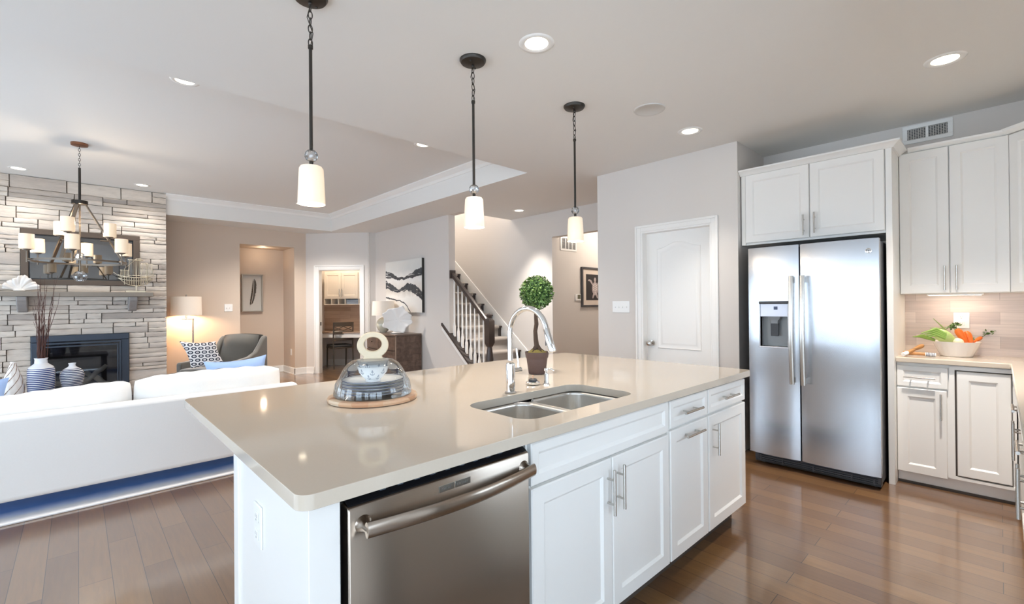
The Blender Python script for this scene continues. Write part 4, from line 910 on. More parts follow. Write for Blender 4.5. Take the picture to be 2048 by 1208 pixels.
def wave_mat():
    m, N, L, b = new('wave painting'); tc = N.new('ShaderNodeTexCoord'); sp = N.new('ShaderNodeSeparateXYZ'); L.new(tc.outputs['Generated'], sp.inputs[0])
    U = mathn(N, L, 'SUBTRACT', 1., sp.outputs[1]); V = sp.outputs[2]
    mp = N.new('ShaderNodeMapping'); mp.inputs['Scale'].default_value = (1, 3.2, 2.2); L.new(tc.outputs['Generated'], mp.inputs[0])
    nz = N.new('ShaderNodeTexNoise'); nz.inputs['Scale'].default_value = 2.2; nz.inputs['Detail'].default_value = 8; nz.inputs['Roughness'].default_value = .6; L.new(mp.outputs[0], nz.inputs['Vector'])
    ng = mathn(N, L, 'MULTIPLY', mathn(N, L, 'SUBTRACT', nz.outputs[0], .5), .13)
    def band(f_of_u, half, wob):   # 1 inside the band
        d = mathn(N, L, 'SUBTRACT', mathn(N, L, 'ADD', V, mathn(N, L, 'MULTIPLY', ng, wob)), f_of_u)
        return mathn(N, L, 'GREATER_THAN', mathn(N, L, 'SUBTRACT', half, mathn(N, L, 'ABSOLUTE', d)), 0.)
    cosu = lambda k, p: mathn(N, L, 'COSINE', mathn(N, L, 'MULTIPLY_ADD', U, k, p))
    # upper band: a valley between two ridges; middle band: wave falling to the right; thin line low left
    b1 = band(mathn(N, L, 'MULTIPLY_ADD', cosu(6.0, 0.1), .055, .70), mathn(N, L, 'MULTIPLY_ADD', cosu(6.28, 0.), .024, .045), 1.)
    b2 = band(mathn(N, L, 'MULTIPLY_ADD', cosu(8.5, 0.2), .05, mathn(N, L, 'MULTIPLY_ADD', mathn(N, L, 'MULTIPLY', U, U), -.16, .50)), mathn(N, L, 'MULTIPLY_ADD', cosu(7., .3), .025, .062), 1.3)
    b3 = band(mathn(N, L, 'MULTIPLY_ADD', mathn(N, L, 'POWER', U, 3.), -.75, mathn(N, L, 'MULTIPLY_ADD', cosu(12., 0.), .02, .27)), .012, .8)
    wv2 = N.new('ShaderNodeTexNoise'); wv2.inputs['Scale'].default_value = 3.; wv2.inputs['Detail'].default_value = 6; mp2 = N.new('ShaderNodeMapping'); mp2.inputs['Scale'].default_value = (1, 1.6, 15); L.new(tc.outputs['Generated'], mp2.inputs[0])
    ad = N.new('ShaderNodeVectorMath'); ad.operation = 'ADD'; cv = N.new('ShaderNodeCombineXYZ'); L.new(mathn(N, L, 'MULTIPLY', cosu(8., .2), -.55), cv.inputs[2]); L.new(mp2.outputs[0], ad.inputs[0]); L.new(cv.outputs[0], ad.inputs[1]); L.new(ad.outputs[0], wv2.inputs['Vector'])
    streak = mathn(N, L, 'GREATER_THAN', wv2.outputs[0], .37)
    dk = mathn(N, L, 'MINIMUM', mathn(N, L, 'ADD', mathn(N, L, 'MULTIPLY', mathn(N, L, 'MAXIMUM', b1, b2), streak), b3), 1.)
    base = ramp(N, L, mathn(N, L, 'ADD', V, mathn(N, L, 'MULTIPLY', ng, 2.)), [(0, 'e4dfd8'), (.3, 'efece6'), (.4, 'd8d2c9'), (.62, 'ecebe8'), (.8, 'd9dbd9'), (1, 'e3e3df')])
    ink = ramp(N, L, nz.outputs[0], [(.3, '23262a'), (.5, '41474e'), (.62, '2b2e33'), (.7, '7c8790')])
    mx = N.new('ShaderNodeMix'); mx.data_type = 'RGBA'; L.new(dk, mx.inputs[0]); L.new(base, mx.inputs[6]); L.new(ink, mx.inputs[7]); L.new(mx.outputs[2], b.inputs['Base Color']); b.inputs['Roughness'].default_value = .5
    return m
mb = MB(); mb.box(4.186, 4.192, 6.63, 7.86, 1.192, 2.11); mb.build('canvas', wave_mat(), pa, smooth=False)
mb = MB(); mb.box(4.192, 4.24, 6.63, 7.86, 1.192, 2.11); mb.build('stretcher_edge', mat('painted edge', '34332f', .5), pa, smooth=False)
# ------------------------------------------------------------------ desk nook
def oo(u, n, z=0): return OB+OU*u+ON*n+Vector((0, 0, z))
def OBX(mb, u0, u1, n0, n1, z0, z1): return mb.obox(OB, OU, ON, (u0, u1), (n0, n1), (z0, z1))
M_cream = mat('cream cabinet', 'e9e1d6', .4)
oc = thing('office_cabinet', oo(.3, 1.1, 1.335), 'cream wall cabinet with pigeonholes above the desk in the nook', 'cabinet')
mb = MB(); OBX(mb, -.1, .75, .945, 1.245, 1.474, 2.035); mb.build('body', M_cream, oc, smooth=False)
mb = MB(); OBX(mb, -.1, .75, .925, 1.245, 1.335, 1.35); OBX(mb, -.1, .75, .925, 1.245, 1.464, 1.474); OBX(mb, -.1, .75, 1.2, 1.245, 1.35, 1.464)
for u in (-.1, .06, .215, .365, .66, .738): OBX(mb, u, u+.012, .925, 1.245, 1.35, 1.464)
mb.build('pigeonholes', M_cream, oc, smooth=False)
for u0, s in ((-.09, 1), (.285, -1)):
    a = panel_door(oo(u0, .945, 1.48), OU, -ON, .37, .55).build('door', M_cream, oc, angle=30)
    bar_handle(a, oo(u0+(.345 if s > 0 else .025), .925, 1.588), Z1, -ON, .17, r=.007)
for i in range(5):
    t = MB(); OBX(t, .385, .65, .96, 1.19, 1.351+.019*i, 1.368+.019*i); tag(t.build('folder', mat('blue folder %d' % (i % 2), ('8fa3bd', 'a9b7c9')[i % 2], .6)), ['lowest', 'second lowest', 'middle', 'second highest', 'highest'][i]+' blue-grey folder stacked in the right pigeonhole', 'folder', 'folders in the pigeonhole')
dk = thing('desk', oo(.4, .95, 0), 'built-in white desk with brown top in the nook', 'desk')
mb = MB(); OBX(mb, -.245, 1.295, .67, 1.245, .735, .765); mb.build('desk_top', mat('desk top', 'a38a76', .3), dk, smooth=False)
mb = MB(); OBX(mb, -.245, 1.295, .69, .71, .645, .735); mb.build('apron', M_trim, dk, smooth=False)
for u in (-.24, 1.255): mb = MB(); OBX(mb, u, u+.035, .72, 1.24, 0, .735); mb.build('side_panel', M_trim, dk, smooth=False)
M_osp = brick_mat('nook tile', 'bba28f', 'a58d7a', '94806f', .4, .08, (0, 2, 1), .3, .0015, .15, (4, 40, 1), .4, .1)
mb = MB(); OBX(mb, -.25, 1.3, 1.24, 1.25, .766, 1.334); struct(mb.build('trim_3', M_osp, smooth=False))
mb = MB(); OBX(mb, .14, .4, .78, .96, .7655, .768); tag(mb.build('paper_sheet', M_china, smooth=False), 'white paper sheet lying on the desk', 'paper')
bx_ = MB(); OBX(bx_, .72, .9, 1.02, 1.1, .766, .90); tag(bx_.build('desk_box', mat('desk box', 'b7a083', .6, noise=.3, nscale=25), bevel=.004), 'small tan box standing at the right end of the desk', 'box')
ch = thing('desk_chair', oo(.35, .8), 'dark metal dining chair with crossed back pulled up to the nook desk', 'chair')
cb_ = oo(.291, .55); cf = (OU*-.68+ON*.73).normalized(); cs_ = (OU*.73+ON*.68).normalized()
def cp3(a, b, z): return cb_+cs_*a+cf*b+Vector((0, 0, z))
M_chair = mat('bronze chair metal', '5b5249', .4, .5)
for a in (0, .4):
    mb = MB(); mb.tube([cp3(a, -.0, 0), cp3(a, .03, .45), cp3(a, .0, .97)], .0145, 10); mb.build('leg', M_chair, ch)
    mb = MB(); mb.tube([cp3(a, .45, 0), cp3(a, .42, .45)], .014, 10); mb.build('leg', M_chair, ch)
for z, h in ((.88, .09), (.72, .06), (.585, .06)):
    mb = MB(); mb.obox(cp3(0, .005, z), cs_, cf, (0, .4), (-.008, .008), (0, h)); mb.build('back_rail', M_chair, ch, bevel=.003)
mb = MB(); mb.tube([cp3(0, .01, .79), cp3(.2, .01, .88), cp3(.4, .01, .79)], .008, 8); mb.tube([cp3(0, .012, .88), cp3(.2, .012, .79), cp3(.4, .012, .88)], .008, 8); mb.build('cross_brace', M_chair, ch)
mb = MB(); mb.obox(cp3(-.015, .01, .42), cs_, cf, (0, .43), (0, .44), (0, .03)); mb.build('seat_frame', M_chair, ch, bevel=.004)
mb = MB(); mb.obox(cp3(-.01, .02, .45), cs_, cf, (0, .42), (0, .43), (0, .045)); mb.build('seat', mat('seat pad', '3b3a3a', .6), ch, bevel=.016, bseg=3)
# ------------------------------------------------------------------ fireplace wall
SFY = 8.66       # mean stone face
fp = thing('fireplace', (-.3, 9.0, 0), 'stacked stone chimney breast with dark framed gas fireplace', 'fireplace')
SXL, SXR = -1.75, .985
FB = (-.44, .54, 0, .955); TV = (-.53, .665, 1.63, 2.36)
mb = MB()
for a in ((SXL, SXR-.02, SFY+.28, 9.3, 0, TZ), (SXL, FB[0], SFY+.03, SFY+.28, 0, TZ), (FB[1], SXR-.02, SFY+.03, SFY+.28, 0, TZ), (FB[0], FB[1], SFY+.03, SFY+.28, FB[3], TV[2]), (FB[0], FB[1], SFY+.03, SFY+.28, TV[3], TZ), (FB[0], FB[1], SFY+.13, SFY+.28, TV[2], TV[3])): mb.box(*a)
mb.build('mortar_core', mat('grey mortar', '7d756c', .9), fp, smooth=False)  # the mortar's own grey, seen between the stones
sr = random.Random(11); st = MB()
def stone(x0, x1, z0, z1):
    g = .0022; jit = lambda k=.004: sr.uniform(-k, k); dpt = sr.uniform(0, .024); yb = SFY+.05; nx = 6
    x0 += g; x1 -= g; z0 += g; z1 -= g; t0, t1 = jit(.006), jit(.006)
    ex = lambda k: 0 if k not in (0, nx) else sr.uniform(0, .006)*(1 if k == 0 else -1)
    X = [x0+(x1-x0)*k/nx for k in range(nx+1)]
    tilt = lambda k: (t0+(t1-t0)*k/nx)*.35
    lo = [(X[k]+ex(k), SFY-dpt+.007+jit(), z0+max(-.002, jit(.003))) for k in range(nx+1)]
    hi = [(X[k]+ex(k), SFY-dpt+.007+jit(), z1+min(.002, jit(.003))) for k in range(nx+1)]
    mid = [[(X[k]+(0 if k not in (0, nx) else .003*(1 if k == 0 else -1)), SFY-dpt+tilt(k)+jit(.0045), z0+(z1-z0)*f_+jit(.003)) for k in range(nx+1)] for f_ in (.22, .5, .78)]
    rows = [[(p[0], yb, p[2]) for p in lo], lo]+mid+[hi, [(p[0], yb, p[2]) for p in hi]]
    n = nx+1; m_ = len(rows); fs = [(j*n+k, j*n+k+1, (j+1)*n+k+1, (j+1)*n+k) for j in range(m_-1) for k in range(nx)]
    fs.append(tuple(j*n for j in range(m_))[::-1]); fs.append(tuple(j*n+nx for j in range(m_))); st.add([p for r in rows for p in r], fs)
z = 0
while z < TZ-.02:
    h = min(sr.choice([.1, .115, .125, .14, .15]), TZ-.004-z)
    for bp_ in (FB[3], TV[2], TV[3], TZ-.004):
        if z < bp_-.01 and bp_-z-h < .085: h = bp_-z; break
    spans = [(SXL, SXR)]
    for b in (FB, TV):
        if z+h > b[2]+.005 and z < b[3]-.005:
            spans = [s for a, e in spans for s in ((a, min(e, b[0])), (max(a, b[1]), e)) if s[1]-s[0] > .02]
    for a, e in spans:
        x = a
        while x < e-.005:
            wd = sr.uniform(.26, .7)
            if e-x-wd < .16: wd = e-x
            u = sr.random(); rag = 0 if x+wd > e-.01 else sr.uniform(-.05, .05)
            if u < .2: stone(x, x+wd, z, z+h)
            elif u < .97:
                k = sr.uniform(.4, .6); q_ = []
                for z0, z1 in ((z, z+h*k), (z+h*k, z+h)):
                    if sr.random() < .55 and wd > .24:
                        c_ = sr.uniform(.3, .7); q_ += [(x, x+wd*c_, z0, z1), (x+wd*c_, x+wd, z0, z1)]
                    else: q_.append((x, x+wd, z0, z1))
                for v in q_: stone(*v)
            else:
                for k in range(3): stone(x, x+wd, z+h*k/3, z+h*(k+1)/3)
            x += wd
    z += h
def stone_mat():
    m, N, L, b = new('ledge stone'); g = N.new('ShaderNodeNewGeometry'); tc = N.new('ShaderNodeTexCoord')
    c = ramp(N, L, g.outputs['Random Per Island'], [(0, 'cdc2b6'), (.2, 'dfd6cb'), (.45, 'd6ccc1'), (.6, 'e4dcd2'), (.8, 'bcb2a9'), (.9, 'dcd0c4'), (.97, '9a938e'), (1, 'ddd3c8')])
    mp = N.new('ShaderNodeMapping'); mp.inputs['Scale'].default_value = (5, 5, 22); L.new(tc.outputs['Object'], mp.inputs[0])
    nz = N.new('ShaderNodeTexNoise'); nz.inputs['Scale'].default_value = 1.4; nz.inputs['Detail'].default_value = 7; nz.inputs['Roughness'].default_value = .65; L.new(mp.outputs[0], nz.inputs['Vector'])
    mr = N.new('ShaderNodeMapRange'); mr.inputs[3].default_value = .72; mr.inputs[4].default_value = 1.25; L.new(nz.outputs[0], mr.inputs[0])
    mx = N.new('ShaderNodeMix'); mx.data_type = 'RGBA'; mx.blend_type = 'MULTIPLY'; mx.inputs[0].default_value = 1; L.new(c, mx.inputs[6]); L.new(mr.outputs[0], mx.inputs[7]); L.new(mx.outputs[2], b.inputs['Base Color'])
    b.inputs['Roughness'].default_value = .8
    bp = N.new('ShaderNodeBump'); bp.inputs['Strength'].default_value = .5; bp.inputs['Distance'].default_value = .012; L.new(nz.outputs[0], bp.inputs['Height']); L.new(bp.outputs[0], b.inputs['Normal']); return m
M_stone = stone_mat(); st.build('stone_facing', M_stone, fp, angle=30)
M_mantel = mat('weathered stone mantel', '8f877d', .7, noise=.18, nscale=9, bump=.2)
MF = 8.36
# the mantel front, placed so that it keeps the photographed height at its own depth
mb = MB(); mb.box(-1.5, .80, MF, SFY+.03, 1.472, 1.535); mb.build('mantel_shelf', M_mantel, fp, bevel=.006)
for x0 in (.53, -.56):
    mb = MB(); mb.prism([(SFY+.04, 1.472), (MF+.06, 1.472), (MF+.07, 1.42), (MF+.14, 1.36), (MF+.2, 1.3), (SFY-.03, 1.27), (SFY+.04, 1.27)], lambda a, b, t: (t, a, b), x0, x0+.1); mb.build('corbel', mat('corbel stone', '989492', .8, noise=.2, nscale=18, bump=.4), fp, bevel=.012)
M_iron = mat('blue-black iron', '3a4350', .4, .4)
fx_ = MB(); fy0 = SFY-.055
for a in ((FB[0], FB[1], FB[3]-.085, FB[3]), (FB[0], FB[0]+.085, .02, FB[3]-.085), (FB[1]-.085, FB[1], .02, FB[3]-.085)): fx_.box(a[0], a[1], fy0, SFY+.05, a[2], a[3])
ff = fx_.build('firebox_frame', M_iron, fp, bevel=.006)
mb = MB(); q = .085
for a in ((FB[0]+q, FB[1]-q, FB[3]-q-.035, FB[3]-q-.012), (FB[0]+q, FB[0]+q+.022, .1, FB[3]-q-.035), (FB[1]-q-.022, FB[1]-q, .1, FB[3]-q-.035), (FB[0]+q+.03, FB[1]-q-.03, FB[3]-q-.075, FB[3]-q-.055), (FB[0]+q+.03, FB[0]+q+.045, .1, FB[3]-q-.075), (FB[1]-q-.045, FB[1]-q-.03, .1, FB[3]-q-.075)): mb.box(a[0], a[1], fy0-.012, fy0+.02, a[2], a[3])
mb.build('inner_frame', M_iron, ff, bevel=.003)
mb = MB(); mb.box(FB[0]+q, FB[1]-q, SFY+.25, SFY+.27, .02, FB[3]-q); mb.box(FB[0]+.06, FB[0]+q, SFY, SFY+.27, .02, FB[3]-q); mb.box(FB[1]-q, FB[1]-.06, SFY, SFY+.27, .02, FB[3]-q); mb.box(FB[0]+q, FB[1]-q, SFY-.02, SFY+.27, 0, .14); mb.build('firebox_lining', mat('soot', '4c4742', .9), fp, smooth=False)
mb = MB(); mb.box(FB[0]+q, FB[1]-q, fy0+.002, fy0+.006, .1, FB[3]-q); mb.build('glass_front', glass_thin('smoked glass', 'd0d3da', .03, .03), fp, smooth=False)
M_log = mat('ceramic log', 'e2d2b0', .9, noise=.25, nscale=14, bump=.7)
for p, e, r in (((-.2, 8.78, .2), (.35, 8.82, .2), .05), ((.0, 8.73, .22), (.3, 8.8, .50), .032), ((.36, 8.72, .19), (.08, 8.84, .42), .036), ((-.3, 8.8, .28), (.1, 8.78, .33), .035)):
    mb = MB(); P = [Vector(p)+(Vector(e)-Vector(p))*k/6+Vector((0, 0, .012*math.sin(k*2.1))) for k in range(7)]; mb.tube(P, 0, 12, radii=[r*.8, r, r*.93, r*1.05, r, r*.95, r*.75]); mb.build('log', M_log, fp, angle=60)
TVM = mat('tv screen', '131316', .05, spec=.3, coat=1); TVM.node_tree.nodes['Principled BSDF'].inputs['Coat IOR'].default_value = 2.7; TVM.node_tree.nodes['Principled BSDF'].inputs['Coat Roughness'].default_value = .02
tv = thing('television', (.07, 8.68, 1.65), 'black glossy television set in a brown frame above the mantel', 'television')
frame(tv, (TV[0], SFY+.028, TV[2]), X1, YN, TV[1]-TV[0], TV[3]-TV[2], .07, .053, mat('brown frame', '5d5045', .5))
mb = MB(); mb.box(TV[0]+.07, TV[1]-.07, SFY+.014, SFY+.028, TV[2]+.07, TV[3]-.07); mb.build('panel', M_black, tv, smooth=False)
mb = MB(); mb.box(TV[0]+.085, TV[1]-.085, SFY+.011, SFY+.014, TV[2]+.085, TV[3]-.085); mb.build('screen', TVM, tv, smooth=False)
# mantel ornaments
MT = 1.535
mc = thing('coral_ornament', (-.53, 8.48, MT), 'white fan coral ornament at the left end of the mantel', 'ornament')
mb = MB(); q = random.Random(4)
def cf_(i, j):
    a = math.pi*(.04+.92*i); r = j
    R0 = .15*(1+.07*math.sin(5*a+.6)+.035*math.sin(19*a+1)+.02*math.sin(37*a)); d = .016*r*r*math.sin(8*a+2*r)+.009*r*r*math.sin(19*a+.5+3*r)+.004*math.sin(40*r)
    return Vector((-.53+math.cos(a)*r*R0*1.08+.02*r, 8.48+d, MT+.012+math.sin(a)*r*R0*(1.22-.12*abs(math.cos(a)))))
mb.grid(90, 8, cf_); mb.build('fan', M_coral, mc, solid=.016, angle=80)
mb = MB(); mb.ball((-.53, 8.48, MT+.014), .055, 16, 10, (1, .7, .35)); mb.build('base', M_coral, mc)
sp_ = thing('ship_model', (.62, 8.47, MT), 'wire sailing ship model on a small stand at the right of the mantel', 'ornament')
SX, SYs = .615, 8.47; M_wire = mat('champagne wire', 'cfc4ad', .35, .6)
mb = MB(); mb.box(SX-.12, SX+.1, SYs-.04, SYs+.04, MT, MT+.022); mb.build('base', M_wire, sp_, bevel=.002)
mb = MB(); mb.cyl((SX, SYs, MT+.02), (SX, SYs, MT+.1), .009); mb.build('stem', M_wire, sp_)
mb = MB(); hz = MT+.09
keel = [(SX+.19*t, SYs, hz+.11*abs(t)**2.2) for t in [k/8-1 for k in range(17)]]; mb.tube(keel, .005, 6)
for s in (-1, 1):
    for f_, zz in ((1., .12), (.85, .075)):
        mb.tube([(SX+.2*t*(.96+.04*f_), SYs+s*.055*f_*(1-abs(t)**2.5), hz+zz+.035*abs(t)**2.5) for t in [k/8-1 for k in range(17)]], .0042, 6)
    for k in range(-6, 7):
        t = k/7.5; mb.tube([(SX+.19*t, SYs, hz+.11*abs(t)**2.2), (SX+.195*t, SYs+s*.04*(1-abs(t)**2.5), hz+.05+.06*abs(t)**2), (SX+.2*t, SYs+s*.055*(1-abs(t)**2.5), hz+.12+.035*abs(t)**2.5)], .003, 6)
mb.build('hull', M_wire, sp_)
mb = MB()
for dx, top in ((-.13, .33), (0, .49), (.12, .42)): mb.cyl((SX+dx, SYs, hz+.02), (SX+dx, SYs, MT+top), .005, .0035, seg=8)
mb.tube([(SX-.19, SYs, hz+.14), (SX-.25, SYs, hz+.19)], .004, 6); mb.build('mast', M_wire, sp_)
for dx, zb, zt, w_ in ((-.13, .21, .31, .05), (-.02, .24, .46, .075), (.12, .23, .41, .07)):
    mb = MB()
    for s in (-1, 1): mb.tube([(SX+dx+s*w_, SYs-.02, MT+zb), (SX+dx+s*w_*.85, SYs-.03, MT+(zb+zt)/2), (SX+dx+s*w_*.75, SYs-.015, MT+zt)], .003, 6)
    for zz in (zb, zt): mb.tube([(SX+dx-w_, SYs-.018, MT+zz), (SX+dx+w_, SYs-.018, MT+zz)], .0035, 6)
    n = 9
    for k in range(1, n): x = -w_+2*w_*k/n; mb.tube([(SX+dx+x, SYs-.02, MT+zb), (SX+dx+x*.9, SYs-.03, MT+(zb+zt)/2), (SX+dx+x*.8, SYs-.015, MT+zt)], .002, 5)
    mb.build('sail', M_wire, sp_)
mb = MB(); mb.add([(SX, SYs, MT+.49), (SX+.05, SYs-.005, MT+.485), (SX+.085, SYs, MT+.455), (SX+.035, SYs+.005, MT+.462)], [(0, 1, 2, 3)]); mb.tube([(SX-.13, SYs, MT+.33), (SX, SYs, MT+.48), (SX+.12, SYs, MT+.42), (SX+.21, SYs, hz+.14)], .0018, 5); mb.build('rigging', M_wire, sp_, solid=.002)
# ------------------------------------------------------------------ chandelier
HX, HY = .022, 6.59
M_champ = mat('brushed champagne metal', '857b70', .3, .9)
cd = thing('chandelier', (HX, HY, TZ), 'two-tier chandelier with nine lit cylinder shades and crystal drops', 'chandelier')
mb = MB(); mb.lathe([(1e-6, -.03), (.04, -.03), (.068, -.024), (.07, 0)], (HX, HY, TZ), 36); mb.build('canopy', mat('copper brown', '8d5f45', .35, .6), cd)
mb = MB(); chain(mb, (HX, HY, TZ-.03), (HX, HY, 2.78), 9, .0085, .0022); mb.build('chain', M_bronze, cd)
mb = MB(); mb.cyl((HX, HY, 2.785), (HX, HY, 2.44), .011); mb.lathe([(.06, -.02), (.066, -.016), (.066, .02), (.02, .03)], (HX, HY, 2.42), 30); mb.build('hub', M_bronze, cd)
RZ = 1.8
mb = MB(); lp = []
for k in range(48):
    a = 2*math.pi*k/48; lp.append([(HX+(.37+dr_)*math.cos(a), HY+(.37+dr_)*math.sin(a), RZ+dz) for dr_, dz in ((-.009, -.009), (.009, -.009), (.009, .009), (-.009, .009))])
lp.append(lp[0]); loft(mb, lp); mb.build('ring', M_champ, cd)
for a in (R_(8), R_(128), R_(248)):
    mb = MB(); d = Vector((math.cos(a), math.sin(a), 0)); sdv = Vector((-d.y, d.x, 0)); c = Vector((HX, HY, 0))
    loft(mb, [[c+d*(r+e)+sdv*s+Vector((0, 0, z)) for e, s in ((-.008, -.014), (.008, -.014), (.008, .014), (-.008, .014))] for r, z in ((.045, 2.41), (.36, RZ))], True, True); mb.build('strut', M_champ, cd)
def cshade(px, py, pz, arm_from):
    mb = MB(); mb.lathe([(.052, 0), (.0555, .004), (.0545, .145), (.052, .145), (.0525, .008), (1e-6, .006)], (px, py, pz), 32); s_ = mb.build('shade', M_shade, cd)
    mb = MB(); mb.tube([arm_from, (px, py, arm_from[2])], .008, 8); mb.cyl((px, py, arm_from[2]-.03), (px, py, pz-.008), .006, seg=10); mb.lathe([(.006, -.016), (.03, -.008), (.034, .0)], (px, py, pz), 20); mb.build('arm', M_champ, cd)
for k in range(6):
    a = R_(-98+60*k); cshade(HX+.405*math.cos(a), HY+.405*math.sin(a), 1.895, (HX+.37*math.cos(a), HY+.37*math.sin(a), RZ))
for a in (R_(8), R_(128), R_(248)): cshade(HX+.24*math.cos(a), HY+.24*math.sin(a), 2.085, (HX+.16*math.cos(a), HY+.16*math.sin(a), 2.04))
mb = MB(); mb.cyl((HX, HY, 2.42), (HX, HY, 1.7), .008, seg=10); mb.build('stem', M_champ, cd)
mb = MB(); mb.ball((HX, HY, 1.86), .04, 14, 9); mb.build('crystal_ball', M_crystal, cd, smooth=False)
mb = MB(); mb.ball((HX, HY, 1.65), .058, 16, 10); mb.build('crystal_ball', M_crystal, cd, smooth=False)
l = bpy.data.lights.new('chandelier_light', 'POINT'); l.energy = 12; l.color = (1, .8, .58); l.shadow_soft_size = .03
o = bpy.data.objects.new('chandelier_light', l); COL.objects.link(o); o.parent = cd; o.location = (0, 0, 2.2-TZ)
# ------------------------------------------------------------------ lamp wall, niche
fl_ = thing('floor_lamp', (1.372, 9.05, 0), 'chrome floor lamp with cream drum shade standing behind the armchair', 'lamp')
mb = MB(); mb.lathe([(.14, 0), (.142, .012), (.13, .02), (.02, .026)], (1.372, 9.05, 0), 40); mb.build('base', M_nickel, fl_)
mb = MB(); mb.cyl((1.372, 9.05, .02), (1.372, 9.05, 1.13), .014); mb.build('pole', M_nickel, fl_)
mb = MB(); mb.cyl((1.39, 9.05, 1.125), (1.22, 9.05, 1.125), .01); mb.cyl((1.285, 9.05, 1.11), (1.285, 9.05, 1.2), .012); mb.cyl((1.285, 9.05, 1.485), (1.285, 9.05, 1.52), .012, .006); mb.build('swing_arm', M_nickel, fl_)
mb = MB(); mb.lathe([(.21, 0), (.205, .3), (.2, .3), (.205, 0), (.21, 0)], (1.285, 9.05, 1.185), 48); mb.lathe([(.203, .297), (1e-6, .3)], (1.285, 9.05, 1.185), 24); mb.build('lamp_shade', M_lshade, fl_)
l = bpy.data.lights.new('floor_lamp_light', 'POINT'); l.energy = 26; l.color = (1, .66, .4); l.shadow_soft_size = .06
o = bpy.data.objects.new('floor_lamp_light', l); COL.objects.link(o); o.parent = fl_; o.location = (-.087, 0, 1.25)
outlet('light_switch', (1.93, 9.3, 1.298), X1, YN, .125, .128, 'white double switch plate on the far wall by the floor lamp', 'light switch', None, 2)
outlet('electrical_outlet', (3.035, 9.5, .42), YN, XN, .08, .125, 'white outlet low on the side wall of the niche')
fe = thing('feather_picture', (2.46, 9.93, 1.58), 'silver shadow-box frame with a dark feather in the niche', 'picture')
FF = NY-.002
frame(fe, (2.275, FF, 1.215), X1, YN, .372, .725, .022, .055, mat('silver frame', 'b3aca1', .35, .5))
mb = MB(); mb.box(2.29, 2.635, FF-.01, FF, 1.23, 1.93); mb.build('backing', mat('linen mat', 'd3d0ca', .85), fe, smooth=False)
M_feath = mat('dark feather', '4c443a', .55, noise=.5, nscale=30)
mb = MB(); qx = lambda t: 2.425+.05*t+.03*math.sin(t*2.6); qz = lambda t: 1.29+.57*t; q = random.Random(2); yF = FF-.02
for i in range(90):
    t = .1+.88*i/90; wd = .085*math.sin(math.pi*min(1, (t+.05)/1.05))**.6*(1 if t < .9 else .7)
    for s in (-1, 1):
        if q.random() < .06: continue
        L_ = wd*(.55 if s < 0 else 1)*q.uniform(.8, 1.05); a = (qx(t), yF, qz(t)); e = (qx(t)+s*L_*.7, yF-.006, qz(t)+L_*.75)
        mb.add([a, (a[0]+s*L_*.35, yF-.004, a[2]+L_*.3-.008), e, (a[0]+s*L_*.3, yF-.002, a[2]+L_*.42+.004)], [(0, 1, 2, 3)])
vane = mb.build('feather', M_feath, fe, smooth=False, solid=.001)
mb = MB(); mb.tube([(qx(t), yF-.003, qz(t)) for t in [k/10 for k in range(11)]], .0035, 6); mb.build('quill', M_coral, vane)
# ------------------------------------------------------------------ armchair and pillows
AC = Vector((1.55, 7.75, 0)); AF = Vector((-.75, -.66, 0)).normalized(); AS = Vector((.66, -.75, 0)).normalized()
M_velvet = mat('grey velvet', '5b574f', .7, noise=.15, nscale=6, sheen=.7)
def ap(f, s, z): return AC+AF*f+AS*s+Vector((0, 0, z))
ar = thing('armchair', AC, 'grey velvet armchair with sloping arms in the corner by the floor lamp', 'armchair')
mb = MB(); mb.obox(AC, AS, AF, (-.3, .3), (-.34, .5), (.16, .36)); mb.build('seat_frame', M_velvet, ar, bevel=.02, bseg=3)
mb = MB(); mb.obox(AC, AS, AF, (-.27, .27), (-.25, .52), (.36, .48)); mb.build('seat_cushion', M_velvet, ar, bevel=.04, bseg=4)
def bk(i, j):   # rounded back pad
    s = (i-.5)*2; z = .36+.52*j; bul = (1-abs(s)**3)*(1-abs(2*j-1)**4)
    return ap(-.24-.14*j+.075*bul, s*(.3-.02*j), z+.02*(1-s*s)*j)
mb = MB(); mb.grid(16, 12, bk)
def bk2(i, j): s = (i-.5)*2; return ap(-.36-.08*j, -s*.31, .2+.68*j+.02*(1-s*s)*j)
mb.grid(16, 12, bk2); mb.build('back_cushion', M_velvet, ar, angle=70)
mb = MB(); mb.obox(ap(0, 0, 0), AS, AF, (-.31, .31), (-.44, -.3), (.16, .5)); mb.build('back_frame', M_velvet, ar, bevel=.02)
for s in (-1, 1):
    prof = [(-.46, .16), (-.46, .86), (-.42, .87), (-.36, .82), (-.3, .74), (-.2, .64), (-.05, .585), (.15, .565), (.42, .555), (.44, .54), (.44, .16)]
    mb = MB(); mb.prism(prof, lambda a, b, t: ap(a, t, b), s*.295, s*.37); mb.build('arm', M_velvet, ar, bevel=.022, bseg=4)
for f in (.42, -.38):
    for s in (-.3, .3): mb = MB(); mb.cyl(ap(f, s, 0), ap(f, s, .17), .014, .022, 12); mb.build('leg', M_darkwood, ar)
def pillow(name, c, ax, up, w, h, th, m, label, cat='pillow', group=None, pinch=.22):
    c, ax, up = Vector(c), Vector(ax).normalized(), Vector(up).normalized(); n = ax.cross(up)
    mb = MB(); N_ = 22
    for sg in (1, -1):
        def fn(i, j):
            a, b = (i-.5)*2, (j-.5)*2; k = pinch
            x = a*(1-k*(1-b*b)*abs(a)**2*.6) if True else a; y = b*(1-k*(1-a*a)*abs(b)**2*.6)
            d = ((1-a**4)*(1-b**4))**.55
            return c+ax*(x*w/2*sg)+up*(y*h/2)+n*(sg*d*th/2)
        mb.grid(N_, N_, fn)
    o = mb.build(name, m, angle=75); return tag(o, label, cat, group)
